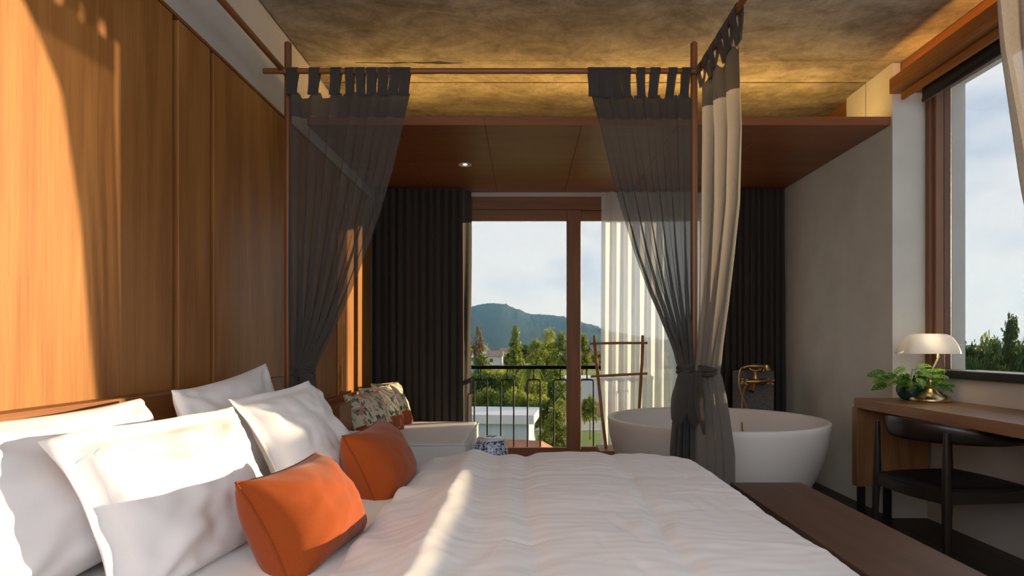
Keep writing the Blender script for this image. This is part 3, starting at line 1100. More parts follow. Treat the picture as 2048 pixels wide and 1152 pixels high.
    if tails:
        for sgn, lng, tw in tails:
            bm = bmnew()
            cen = (edges[-1][1] + edges[-1][2]) / 2
            rws = []
            for k in range(17):
                t = k / 16
                wv = 0.012 + 0.034 * math.sin(PI * min(1, t * 0.9 + 0.04)) ** 0.8
                wv *= (1 if t < 0.85 else max(0.05, (1 - t) / 0.15))
                q = cen + ax * (sgn * (0.03 + 0.05 * math.sin(PI * 0.5 * min(1, t * 2)))) + nrm * (0.046 + 0.02 * math.sin(PI * t))
                q = q + ax * (tw * t)
                z = ztie - 0.005 + 0.022 * math.sin(PI * min(1, t * 4)) - lng * t
                rws.append([Vector((*(q - ax * wv).xy, z)), Vector((*(q - ax * wv * 0.5 + nrm * 0.012).xy, z - 0.004)), Vector((*(q + nrm * 0.005).xy, z - 0.006)), Vector((*(q + ax * wv * 0.5 + nrm * 0.012).xy, z - 0.004)), Vector((*(q + ax * wv).xy, z))])
            sheet(bm, rws)
            obj('sash_end', bm, band, sash_, smooth=True)
    return o

def ER(y, rows):
    """rows of (py, px_a, px_b) at depth y"""
    return [(P(0, py, y).z, P(a, py, y), P(b, py, y)) for py, a, b in rows]

YF = PYF - 0.03
def rodpt(px):
    return Vector((P(px, 147, YF).x, YF, ROD))
ed = ER(YF, [(186, 577, 818), (260, 577, 801), (340, 578, 782), (420, 579, 758), (500, 580, 730), (580, 582, 699), (650, 585, 668), (700, 589, 642), (744, 592, 622)])
tabpx = [586, 630, 673, 700, 721, 744, 767, 791, 811]
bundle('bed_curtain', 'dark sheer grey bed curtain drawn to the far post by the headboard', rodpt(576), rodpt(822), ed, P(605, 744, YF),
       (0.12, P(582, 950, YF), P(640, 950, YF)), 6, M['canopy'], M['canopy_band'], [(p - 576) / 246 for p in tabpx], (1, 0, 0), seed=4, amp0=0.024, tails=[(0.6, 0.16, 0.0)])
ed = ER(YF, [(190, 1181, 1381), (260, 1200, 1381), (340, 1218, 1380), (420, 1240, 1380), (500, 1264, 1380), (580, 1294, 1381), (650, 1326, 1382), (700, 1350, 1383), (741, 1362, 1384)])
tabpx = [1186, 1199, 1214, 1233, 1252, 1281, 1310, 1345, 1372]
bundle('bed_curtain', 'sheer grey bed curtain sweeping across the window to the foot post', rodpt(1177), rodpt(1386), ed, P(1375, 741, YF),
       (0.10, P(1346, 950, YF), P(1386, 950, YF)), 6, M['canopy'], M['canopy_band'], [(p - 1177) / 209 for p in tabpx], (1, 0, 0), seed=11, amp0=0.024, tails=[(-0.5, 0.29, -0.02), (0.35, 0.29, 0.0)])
XS = PXR + 0.02
def zz(py, y):
    return EYE + (VY - py) * y / F
ed = [(ROD - 0.085, Vector((0.905, 3.14, 0)), Vector((0.925, 2.66, 0))),
      (2.36, Vector((0.905, 3.14, 0)), Vector((0.985, 2.82, 0))),
      (2.20, Vector((0.908, 3.14, 0)), Vector((1.040, 2.96, 0))),
      (1.85, Vector((0.910, 3.14, 0)), Vector((1.052, 3.04, 0))),
      (1.60, Vector((0.912, 3.14, 0)), Vector((1.025, 3.06, 0))),
      (1.35, Vector((0.914, 3.14, 0)), Vector((0.995, 3.08, 0))),
      (1.15, Vector((0.915, 3.14, 0)), Vector((0.965, 3.10, 0))),
      (1.01, Vector((0.905, 3.14, 0)), Vector((0.948, 3.11, 0)))]
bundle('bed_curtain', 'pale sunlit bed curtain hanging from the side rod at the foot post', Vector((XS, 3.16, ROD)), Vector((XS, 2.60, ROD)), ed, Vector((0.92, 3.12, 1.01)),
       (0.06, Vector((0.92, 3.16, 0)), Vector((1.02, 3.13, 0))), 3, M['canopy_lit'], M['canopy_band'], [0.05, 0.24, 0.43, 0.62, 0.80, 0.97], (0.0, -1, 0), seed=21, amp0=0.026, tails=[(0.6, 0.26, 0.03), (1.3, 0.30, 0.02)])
ed = [(ROD - 0.085, Vector((0.900, 1.205, 0)), Vector((0.905, 0.78, 0))),
      (2.0, Vector((0.902, 1.185, 0)), Vector((0.905, 0.85, 0))),
      (1.7, Vector((0.904, 1.155, 0)), Vector((0.905, 0.91, 0))),
      (1.42, Vector((0.906, 1.10, 0)), Vector((0.905, 0.94, 0))),
      (1.2, Vector((0.908, 1.04, 0)), Vector((0.915, 0.95, 0))),
      (1.03, Vector((0.910, 1.00, 0)), Vector((0.915, 0.96, 0)))]
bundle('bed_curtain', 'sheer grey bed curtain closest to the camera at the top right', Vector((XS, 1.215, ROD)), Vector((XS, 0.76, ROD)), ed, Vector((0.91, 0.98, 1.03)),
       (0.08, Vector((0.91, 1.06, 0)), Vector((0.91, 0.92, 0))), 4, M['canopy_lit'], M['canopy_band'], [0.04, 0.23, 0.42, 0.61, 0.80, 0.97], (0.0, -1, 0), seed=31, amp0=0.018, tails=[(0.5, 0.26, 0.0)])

# =================================================================== WINDOW CURTAINS
def pleated(name, label, x0, x1, y, z0, z1, n, amp, mat, group, seed=0, flare=0.0, per=14, tail=None):
    rnd = random.Random(seed)
    ph = [rnd.uniform(0.45, 1.5) for _ in range(n + 2)]
    sh = [rnd.uniform(-0.8, 0.8) for _ in range(n + 2)]
    bm = bmnew()
    rows = []
    nz_ = 22
    for j in range(nz_ + 1):
        t = j / nz_
        z = z1 + (z0 - z1) * t
        r = []
        for i in range(n * per + 1):
            uu = i / per
            k = min(int(uu), n)
            fr = uu - k
            a_ = ph[k] * (1 - fr) + ph[k + 1] * fr
            s = math.sin(2 * PI * uu + sh[k] * math.sin(PI * fr) + 0.3 * math.sin(t * 3 + seed))
            xx = x0 + (x1 - x0) * uu / n + amp * 0.45 * math.sin(4 * PI * uu + seed) * (0.6 + 0.5 * t) + flare * t * (uu / n - 0.5)
            yy = y + amp * a_ * s * (0.85 + 0.3 * t) + 0.006 * noise.noise(Vector((uu, t * 3, seed)))
            r.append(Vector((xx, yy, z)))
        if tail:                                   # loose leading edge turned towards the glass
            e0 = r[-1].copy()
            for k in range(1, 7):
                f_ = k / 6
                r.append(e0 + Vector((tail[0] * f_ + 0.004 * math.sin(t * 9 + k), tail[1] * f_ + 0.010 * math.sin(f_ * 6 + t * 2), 0)))
        rows.append(r)
    sheet(bm, rows)
    o = obj(name, bm, mat, smooth=True)
    tag(o, label, 'curtain', group)
    return o
pleated('window_curtain', 'heavy taupe pleated curtain beside the daybed', -1.415, -0.575, 5.70, 0.02, ZS - 0.012, 12, 0.036, M['drape'], 'heavy taupe curtains at the glass door', 3, tail=(0.07, 0.085))
pleated('window_curtain', 'heavy taupe pleated curtain in the corner behind the bathtub', 1.82, 2.40, 5.70, 0.02, ZS - 0.012, 10, 0.034, M['drape'], 'heavy taupe curtains at the glass door', 8)
pleated('sheer_curtain', 'white voile curtain glowing in front of the glass door', 0.725, 1.92, 5.80, 0.02, ZS - 0.012, 11, 0.022, M['voile'], None, 5)

# =================================================================== DAYBED
o = thing('daybed', 'low wooden daybed base against the timber wall by the window', 'daybed', (-0.9, 4.9, 0))
bm = bmnew(); box(bm, -1.385, -0.44, 4.28, 5.50, 0.06, 0.21, bevel=0.006)
obj('platform', bm, M['headboard'], o)
bm = bmnew(); box(bm, -1.39, -1.20, 3.99, 4.255, 0.0, 0.745, bevel=0.006)
obj('end_panel', bm, M['headboard'], o)
bm = bmnew(); box(bm, -1.395, -1.36, 4.26, 5.55, 0.21, 0.76, bevel=0.006)
obj('backrest', bm, M['headboard'], o)
for xx in (-1.3, -0.53):
    for yy in (4.36, 5.38):
        bm = bmnew(); box(bm, xx - 0.03, xx + 0.03, yy - 0.03, yy + 0.03, 0, 0.06)
        obj('leg', bm, M['headboard'], o)
bm = bmnew()
box(bm, -1.35, -0.415, 4.25, 5.52, 0.212, 0.456, bevel=0.03, seg=3)
bmesh.ops.subdivide_edges(bm, edges=[e_ for e_ in bm.edges if e_.calc_length() > 0.15], cuts=14, use_grid_fill=True)
for v in bm.verts:
    v.co.z += 0.006 * noise.noise(Vector((v.co.x * 6, v.co.y * 5, 2))) * (1 if v.co.z > 0.3 else 0)
    v.co.y += 0.006 * noise.noise(Vector((v.co.x * 14, v.co.z * 6, 5)))
mo = thing('daybed_mattress', 'thick white boxed mattress on the daybed by the window', 'mattress', (-0.88, 4.88, 0.212))
obj('cover', bm, M['cushion_white'], mo, smooth=True, auto=50)
for zz_ in (0.222, 0.447):
    bm = bmnew()
    r_ = 0.028
    pts = []
    for (cx, cy, a0) in ((-0.415 - r_, 5.52 - r_, 0), (-1.35 + r_, 5.52 - r_, 90), (-1.35 + r_, 4.25 + r_, 180), (-0.415 - r_, 4.25 + r_, 270)):
        for k in range(5):
            a_ = R(a0 + 22.5 * k)
            pts.append(Vector((cx + (r_ + 0.001) * math.cos(a_), cy + (r_ + 0.001) * math.sin(a_), zz_)))
    tube(bm, pts + pts[:1], 0.005, 6, cap=False)
    obj('piping', bm, M['cushion_white'], mo, smooth=True)

def floral_cushion(label, center, wdir, hdir, W, H, T, seed):
    bm, rim = pillow_mesh(Vector(center), wdir, hdir, W, H, T, n=26, seed=seed, pinch=0.05, wr=0.006, mat_split=-H * 0.17)
    base = (center[0], center[1], min(v.co.z for v in bm.verts))
    o = thing('cushion', label, 'cushion', base, 'floral cushions on the daybed')
    obj('cover', bm, None, o, smooth=True, mats=[M['floral'], M['orange']])
    bm = bmnew(); tube(bm, rim + rim[:1], 0.004, 6, cap=False)
    obj('piping', bm, M['floral'], o, smooth=True)
floral_cushion('floral cushion with an orange band on the daybed, nearest of three', (-1.135, 4.48, 0.610), (0.42, 1, 0.0), lean(-0.13, 0.30), 0.40, 0.38, 0.19, 2)
floral_cushion('floral cushion with an orange band on the daybed, middle of three', (-1.135, 4.87, 0.620), (0.42, 1, 0.0), lean(-0.12, 0.30), 0.40, 0.40, 0.19, 7)
floral_cushion('floral cushion with an orange band on the daybed, next to the curtain', (-1.135, 5.26, 0.620), (0.40, 1, 0.0), lean(-0.12, 0.30), 0.40, 0.42, 0.18, 12)

# bedside table glimpsed between bed and daybed
o = thing('bedside_table', 'bedside table with a pale top edge between bed and daybed', 'table', (-1.1, 3.45, 0))
bm = bmnew(); box(bm, -1.32, -0.88, 3.25, 3.70, 0.595, 0.625, bevel=0.004)
obj('top', bm, M['white_metal'], o)
bm = bmnew(); box(bm, -1.30, -0.90, 3.27, 3.68, 0.40, 0.594, bevel=0.004)
obj('drawer_box', bm, M['headboard'], o)
for xx in (-1.27, -0.93):
    for yy in (3.30, 3.65):
        bm = bmnew(); box(bm, xx - 0.02, xx + 0.02, yy - 0.02, yy + 0.02, 0, 0.40)
        obj('leg', bm, M['headboard'], o)

# garden stool
c = P(982, 880, 4.62)
o = thing('garden_stool', 'blue and white china drum stool standing beside the daybed', 'stool', (c.x, 4.62, 0))
bm = bmnew()
prof = []
for k in range(15):
    t = k / 14
    prof.append((0.104 + 0.036 * math.sin(PI * t) ** 0.8, 0.43 * t))
lathe(bm, prof, (c.x, 4.62, 0), 40)
body = obj('body', bm, M['china'], o, smooth=True, auto=50)
bm = bmnew()
lathe(bm, [(0.106, 0.4305), (0.107, 0.436), (0.100, 0.446), (0.05, 0.452), (0.0, 0.453)], (c.x, 4.62, 0), 40, close=False)
obj('lid', bm, M['china_top'], o, smooth=True)
for zz_ in (0.05, 0.385):
    for k in range(20):
        a_ = 2 * PI * k / 20
        rr = 0.104 + 0.036 * math.sin(PI * zz_ / 0.43) ** 0.8
        bm = bmnew()
        bmesh.ops.create_uvsphere(bm, u_segments=6, v_segments=4, radius=0.006, matrix=Matrix.Translation((c.x + rr * math.cos(a_), 4.62 + rr * math.sin(a_), zz_)))
        obj('stud', bm, M['china_top'], o, smooth=True)
bm = bmnew()
for a_ in (0.4, 1.97, 3.54, 5.1):
    tube(bm, [(c.x + 0.02 * math.cos(a_ + 0.5), 4.62 + 0.02 * math.sin(a_ + 0.5), 0.4535), (c.x + 0.04 * math.cos(a_), 4.62 + 0.04 * math.sin(a_), 0.4535), (c.x + 0.02 * math.cos(a_ - 0.5), 4.62 + 0.02 * math.sin(a_ - 0.5), 0.4535)], 0.003, 6)
obj('coin_opening', bm, M['black'], o)

# =================================================================== BATH CORNER
TX, TY, TR, TH = 1.335, 4.34, 0.745, 0.63
bm = bmnew()
outer = [(0.40, 0.0), (0.46, 0.012), (0.53, 0.07), (0.60, 0.16), (0.66, 0.27), (0.705, 0.39), (0.732, 0.50), (TR - 0.003, 0.585), (TR, 0.622), (TR - 0.004, 0.6285), (TR - 0.010, 0.63)]
inner = [(TR - 0.030, 0.63), (TR - 0.036, 0.6285), (TR - 0.041, 0.62), (0.690, 0.50), (0.655, 0.36), (0.59, 0.22), (0.50, 0.13), (0.38, 0.09), (0.2, 0.08), (0.03, 0.078)]
lathe(bm, outer + inner, (TX, TY, 0), 96)
tb = thing('bathtub', 'large round white freestanding bathtub in the corner', 'bathtub', (TX, TY, 0))
obj('shell', bm, M['tub'], tb, smooth=True, auto=60)
bm = bmnew(); lathe(bm, [(0.0, 0.0), (0.028, 0.0), (0.026, 0.006), (0.0, 0.008)], (TX, TY, 0.0785), 20, close=False)
obj('drain', bm, M['brass'], tb, smooth=True)

# granite block that carries the tap
bm = bmnew(); box(bm, -0.165, 0.165, -0.11, 0.11, 0, 0.915, bevel=0.006, mat=Matrix.Translation((2.0, 5.38, 0)) @ Matrix.Rotation(R(-24), 4, 'Z'))
tag(obj('tap_plinth', bm, M['granite']), 'rough dark granite block behind the bathtub rim', 'plinth')

TD = 5.08
def T(px, py, dy=0.0):
    q = P(px, py, TD)
    return Vector((q.x, TD + dy, q.z))
o = thing('bath_tap', 'antique brass bath mixer tap with hand shower on the granite block', 'tap', tuple(T(1508, 778)))
bm = bmnew(); tube(bm, [T(1488, 764), T(1498, 763), T(1510, 764), T(1522, 763), T(1534, 762)], [0.0149, 0.0203, 0.0324, 0.0203, 0.0162], 14)
body = obj('valve_body', bm, M['brass'], o, smooth=True, auto=50)
bm = bmnew(); tube(bm, [T(1508, 766), T(1504, 774, -0.02), T(1500, 782, -0.035)], [0.0216, 0.0189, 0.0230], 12)
obj('spout', bm, M['brass'], o, smooth=True, auto=50)
for px_ in (1485, 1537):
    bm = bmnew()
    cc = T(px_, 763, -0.05)
    tube(bm, [T(px_, 763, 0.0), cc], 0.010, 10)
    hd = obj('handle', bm, M['brass'], o, smooth=True, auto=50)
    for k in range(4):
        a_ = R(35 + 90 * k)
        bm = bmnew()
        d_ = Vector((math.cos(a_), 0, math.sin(a_)))
        tube(bm, [cc, cc + d_ * 0.020, cc + d_ * 0.030, cc + d_ * 0.035], [0.0081, 0.0068, 0.0121, 0.0054], 8)
        obj('cross_arm', bm, M['brass'], hd, smooth=True)
bm = bmnew()
lathe(bm, [(0.0, 0.0), (0.030, 0.0), (0.032, 0.008), (0.024, 0.016), (0.0, 0.018)], (0, 0, 0), 20, mat=Matrix.Translation(T(1530, 764, 0.045)) @ Matrix.Rotation(R(90), 4, 'X'), close=False)
obj('wall_flange', bm, M['brass'], o, smooth=True)
bm = bmnew(); tube(bm, [T(1511, 760), T(1511, 748), T(1511, 741)], [0.0189, 0.0108, 0.0162], 12)
obj('riser', bm, M['brass'], o, smooth=True, auto=50)
bm = bmnew(); tube(bm, [T(1497, 733), T(1501, 739), T(1511, 742), T(1521, 739), T(1525, 733)], [0.0068, 0.0095, 0.0121, 0.0095, 0.0068], 10)
obj('cradle', bm, M['brass'], o, smooth=True)
bm = bmnew(); tube(bm, [T(1487, 735), T(1493, 733), T(1502, 732), T(1512, 733), T(1526, 733), T(1532, 733)], [0.0121, 0.0149, 0.0216, 0.0216, 0.0175, 0.0135], 14)
obj('hand_shower', bm, M['brass'], o, smooth=True, auto=60)
bm = bmnew(); tube(bm, [T(1532, 730, -0.0), T(1533, 735), T(1534, 741)], [0.0216, 0.0243, 0.0351], 16)
obj('shower_rose', bm, M['brass'], o, smooth=True, auto=50)
bm = bmnew()
cps = [T(1487, 735), T(1482, 737), T(1479, 746), T(1478, 765), T(1480, 785, -0.03), T(1485, 808, -0.08), T(1490, 838, -0.15), T(1493, 870, -0.22), T(1488, 905, -0.30), T(1474, 905, -0.32), T(1466, 865, -0.24), T(1472, 830, -0.14), T(1480, 800, -0.06), T(1489, 776, -0.01), T(1497, 768)]
pts = []
for i in range(len(cps) - 1):
    p0, p1, p2, p3 = cps[max(0, i - 1)], cps[i], cps[i + 1], cps[min(len(cps) - 1, i + 2)]
    for k in range(6):
        t = k / 6
        pts.append(0.5 * ((2 * p1) + (p2 - p0) * t + (2 * p0 - 5 * p1 + 4 * p2 - p3) * t * t + (3 * p1 - p0 - 3 * p2 + p3) * t ** 3))
tube(bm, pts + [cps[-1]], 0.0065, 8)
obj('hose', bm, M['brass'], o, smooth=True)

# wooden step and towel ladder
o = thing('wooden_step', 'low wooden step behind the bathtub carrying the towel ladder', 'step', (1.0, 5.42, 0))
bm = bmnew(); box(bm, 0.645, 1.40, 5.26, 5.60, 0.195, 0.232, bevel=0.004)
obj('top', bm, M['ladder'], o)
for xx in (0.70, 1.34):
    bm = bmnew(); box(bm, xx - 0.02, xx + 0.02, 5.30, 5.56, 0, 0.1945)
    obj('support', bm, M['ladder'], o)
o = thing('towel_ladder', 'rustic wooden towel ladder leaning by the white sheer curtain', 'ladder', (0.9, 5.4, 0.233))
def Lp(px, py):
    t = (py - 672) / (897 - 672)
    return P(px, py, 5.60 - 0.20 * t)
lt = [Lp(1189, 671), Lp(1189.5, 690), Lp(1193, 725), Lp(1198, 770), Lp(1204, 830), Lp(1209, 870), Lp(1212, 896)]
rt = [Lp(1285, 671), Lp(1285, 690), Lp(1284, 725), Lp(1281, 770), Lp(1278, 830), Lp(1276, 870), Lp(1275, 896)]
for pts in (lt, rt):
    bm = bmnew(); tube(bm, pts, [0.017, 0.021, 0.019, 0.020, 0.018, 0.019, 0.018], 8, sx=1.0, sy=0.75)
    obj('rail', bm, M['ladder'], o, smooth=True, auto=50)
for a_, b_ in ((Lp(1180, 687), Lp(1294, 686)), (Lp(1181, 753), Lp(1294, 747))):
    bm = bmnew(); tube(bm, [a_ + Vector((0, -0.016, 0)), (a_ + b_) / 2 + Vector((0, -0.016, 0.002)), b_ + Vector((0, -0.016, 0))], [0.011, 0.0125, 0.011], 10)
    obj('rung', bm, M['ladder'], o, smooth=True, auto=50)

# =================================================================== DESK CORNER
DZ = EYE - 0.345
o = thing('desk', 'narrow wooden writing desk under the right-hand window', 'desk', (2.4, 2.2, 0))
bm = bmnew(); box(bm, 2.15, 2.645, 0.4, 4.02, DZ - 0.062, DZ, bevel=0.003)
obj('top', bm, M['desk'], o)
bm = bmnew(); box(bm, 2.15, 2.62, 3.985, 4.045, 0.222, DZ - 0.063, bevel=0.003)
obj('side_panel', bm, M['desk_v'], o)
for yy in (3.99, 0.46):
    for xx in (2.19, 2.36):
        bm = bmnew(); box(bm, xx - 0.018, xx + 0.018, yy, yy + 0.036, 0, 0.221 if yy > 3 else DZ - 0.063)
        obj('leg', bm, M['black'], o)

# elbow chair pushed in under the desk
def chair():
    MX = Matrix.Translation((2.215, 3.22, 0)) @ Matrix.Rotation(R(8), 4, 'Z')
    o = thing('elbow_chair', 'black wooden elbow chair with leather seat pushed under the desk', 'chair', (2.215, 3.22, 0))
    def W(x, y, z):
        return MX @ Vector((x, y, z))
    legs = [((-0.235, 0.245), (-0.225, 0.235), 0.72), ((-0.235, -0.245), (-0.225, -0.235), 0.715), ((0.25, 0.265), (0.235, 0.25), 0.655), ((0.25, -0.265), (0.235, -0.25), 0.655)]
    for (bx, by), (tx, ty), zt in legs:
        bm = bmnew()
        tube(bm, [W(bx, by, 0), W((bx + tx) / 2, (by + ty) / 2, 0.30), W(tx, ty, 0.45), W(tx, ty, zt)], [0.012, 0.019, 0.021, 0.014], 12)
        obj('leg', bm, M['chair'], o, smooth=True, auto=50)
    # seat frame: curved rails between the legs
    for (a_, b_, bow) in (((-0.225, 0.235), (-0.225, -0.235), -0.035), ((0.235, 0.25), (0.235, -0.25), 0.02), ((-0.225, 0.235), (0.235, 0.25), 0.0), ((-0.225, -0.235), (0.235, -0.25), 0.0)):
        bm = bmnew()
        rows = [[], [], [], []]
        for k in range(13):
            t = k / 12
            x_ = a_[0] + (b_[0] - a_[0]) * t + bow * math.sin(PI * t)
            y_ = a_[1] + (b_[1] - a_[1]) * t
            d_ = Vector((b_[0] - a_[0], b_[1] - a_[1], 0)).normalized()
            nn = Vector((-d_.y, d_.x, 0)) * 0.011
            dip = 0.018 * math.sin(PI * t)
            for q, (s, z) in enumerate(((1, 0.372 - 0 * dip), (1, 0.438 - dip * 0.6), (-1, 0.438 - dip * 0.6), (-1, 0.372))):
                rows[q].append(W(x_ + nn.x * s, y_ + nn.y * s, z))
        sheet(bm, rows + [rows[0]])
        bmesh.ops.remove_doubles(bm, verts=bm.verts[:], dist=1e-5)
        obj('seat_rail', bm, M['chair'], o, smooth=True, auto=40)
    # leather seat
    bm = bmnew()
    n = 18
    top, bot = [], []
    for j in range(n + 1):
        v = -1 + 2 * j / n
        rt_, rb_ = [], []
        for i in range(n + 1):
            u = -1 + 2 * i / n
            sq = math.sqrt(max(0, 1 - 0.5 * v * v)), math.sqrt(max(0, 1 - 0.5 * u * u))
            x_ = 0.005 + 0.25 * (u * (0.35 * sq[0] / 0.85 + 0.65))
            y_ = 0.235 * (v * (0.35 * sq[1] / 0.85 + 0.65)) * (1 + 0.05 * u)
            e_ = max(abs(u), abs(v))
            z_ = 0.452 - 0.012 * e_ ** 8 - 0.010 * (1 - u * u) * (1 - v * v)
            rt_.append(W(x_, y_, z_))
            rb_.append(W(x_, y_, 0.428))
        top.append(rt_)
        bot.append(rb_)
    g0 = sheet(bm, top)
    g1 = sheet(bm, bot, flip=True)
    def ring(g):
        return [g[0][i] for i in range(n)] + [g[j][n] for j in range(n)] + [g[n][n - i] for i in range(n)] + [g[n - j][0] for j in range(n)]
    r0, r1 = ring(g0), ring(g1)
    for k in range(len(r0)):
        bm.faces.new((r0[k], r1[k], r1[(k + 1) % len(r0)], r0[(k + 1) % len(r0)]))
    obj('seat', bm, M['leather'], o, smooth=True, auto=55)
    # bowed back and arm rail
    bm = bmnew()
    ns, seg = 40, 14
    rings = []
    for k in range(ns + 1):
        t = k / ns
        a_ = R(-112 + 224 * t)
        x_ = 0.075 - 0.345 * math.cos(a_)
        y_ = 0.295 * math.sin(a_) * (1.0 if abs(a_) < 1.57 else 1.0)
        if abs(a_) > PI / 2:
            x_ = 0.075 + 0.345 * (-math.cos(a_)) * 1.3
            y_ = math.copysign(0.295 - 0.035 * (abs(a_) - PI / 2), a_)
        c_ = max(0.0, math.cos(a_))
        hh = 0.020 + 0.036 * c_ ** 0.8
        th = 0.017 + 0.004 * (1 - c_)
        endf = min(1.0, min(t, 1 - t) / 0.03 + 0.25)
        zc = 0.676 + 0.036 * c_
        tang = Vector((math.sin(a_), math.cos(a_), 0)).normalized() if abs(a_) < PI / 2 else Vector((1 if a_ > 0 else -1, 0, 0))
        nrm = Vector((-tang.y, tang.x, 0))
        ring = []
        for q in range(seg):
            b_ = 2 * PI * q / seg
            cx_, sx_ = math.cos(b_), math.sin(b_)
            ring.append(bm.verts.new(W(x_ + nrm.x * th * endf * cx_ + nrm.x * 0.012 * c_ * sx_, y_ + nrm.y * th * endf * cx_ + nrm.y * 0.012 * c_ * sx_, zc + hh * endf * math.copysign(abs(sx_) ** 0.8, sx_))))
        rings.append(ring)
    for r0, r1 in zip(rings, rings[1:]):
        for k in range(seg):
            bm.faces.new((r0[k], r0[(k + 1) % seg], r1[(k + 1) % seg], r1[k]))
    bm.faces.new(rings[0][::-1])
    bm.faces.new(rings[-1])
    obj('back_rail', bm, M['chair'], o, smooth=True, auto=60)
chair()

# banker's lamp
LX, LY = 2.478, 3.76
lam = thing('desk_lamp', 'brass desk lamp with a long white glass shade on the desk', 'lamp', (LX, LY, DZ))
bm = bmnew()
lathe(bm, [(0.0, 0.0), (0.112, 0.0), (0.115, 0.006), (0.115, 0.016), (0.110, 0.026), (0.098, 0.036), (0.090, 0.040), (0.088, 0.043), (0.066, 0.052), (0.045, 0.068), (0.030, 0.082), (0.024, 0.087), (0.024, 0.092), (0.0, 0.092)], (LX, LY, DZ), 48, close=False)
obj('base', bm, M['brass_lamp'], lam, smooth=True, auto=35)
bm = bmnew()
lathe(bm, [(0.017, 0.092), (0.019, 0.096), (0.019, 0.140), (0.017, 0.144), (0.013, 0.147), (0.013, 0.165), (0.010, 0.169), (0.007, 0.170)], (LX, LY, DZ), 24)
obj('column', bm, M['brass_lamp'], lam, smooth=True, auto=35)
arm_top = Vector((LX + 0.052, LY, DZ + 0.315))
bm = bmnew(); tube(bm, [(LX, LY, DZ + 0.168), (LX + 0.008, LY, DZ + 0.186), (LX + 0.045, LY, DZ + 0.262), tuple(arm_top)], 0.0065, 10)
obj('arm', bm, M['brass_lamp'], lam, smooth=True)
# shade: half barrel along local x, widening to its mouth
bm = bmnew()
SCx, SCz = LX - 0.015, DZ + 0.292
nl, na = 26, 16
def shade_pt(t, a_, inset=0.0):
    s = 2 * t - 1
    endr = max(0.0, 1 - abs(s) ** 7) ** 0.36
    rr = (0.072 - inset)
    x_ = SCx + s * (0.152 - inset) + 0.004 * math.sin(a_)
    flare = 1 + 0.16 * (1 - math.sin(a_)) * (1 if s < 0 else 0.9)
    x_ += s * 0.022 * (1 - math.sin(a_))
    z_ = SCz + (0.122 - inset) * math.sin(a_) * (0.16 + 0.84 * endr)
    y_ = LY - math.cos(a_) * rr * (0.30 + 0.70 * endr) * flare
    return Vector((x_, y_, z_))
rows = [[shade_pt(i / nl, PI * j / na) for j in range(na + 1)] for i in range(nl + 1)]
rows_in = [[shade_pt(i / nl, PI * j / na, 0.004) for j in range(na + 1)] for i in range(nl + 1)]
g0 = sheet(bm, rows)
g1 = sheet(bm, rows_in, flip=True)
for i in range(nl):
    for j in (0, na):
        bm.faces.new((g0[i][j], g0[i + 1][j], g1[i + 1][j], g1[i][j]))
for i in (0, nl):
    for j in range(na):
        bm.faces.new((g0[i][j], g0[i][j + 1], g1[i][j + 1], g1[i][j]))
obj('shade', bm, M['opal'], lam, smooth=True, auto=70)
bm = bmnew(); tube(bm, [(SCx - 0.06, LY, SCz + 0.052), (SCx - 0.03, LY, SCz + 0.052), (SCx + 0.05, LY, SCz + 0.052)], [0.012, 0.017, 0.014], 12)
obj('bulb', bm, M['bulb'], lam, smooth=True)
bm = bmnew(); tube(bm, [tuple(arm_top), (SCx + 0.10, LY, SCz + 0.052), (SCx + 0.158, LY, SCz + 0.052)], 0.0055, 8)
obj('lamp_holder', bm, M['brass_lamp'], lam, smooth=True)
bm = bmnew(); tube(bm, [(SCx + 0.150, LY, SCz + 0.052), (SCx + 0.154, LY, SCz + 0.052), (SCx + 0.172, LY, SCz + 0.052), (SCx + 0.174, LY, SCz + 0.052), (SCx + 0.205, LY, SCz + 0.052), (SCx + 0.212, LY, SCz + 0.052)], [0.006, 0.011, 0.011, 0.006, 0.005, 0.003], 12)
obj('finial', bm, M['brass_lamp'], lam, smooth=True, auto=40)
bm = bmnew()
for k in range(26):
    bmesh.ops.create_icosphere(bm, subdivisions=1, radius=0.0027, matrix=Matrix.Translation((LX + 0.066, LY - 0.03, SCz + 0.005 - k * 0.0064)))
pc = obj('pull_chain', bm, M['brass_lamp'], lam, smooth=True)
pc['kind'] = 'stuff'

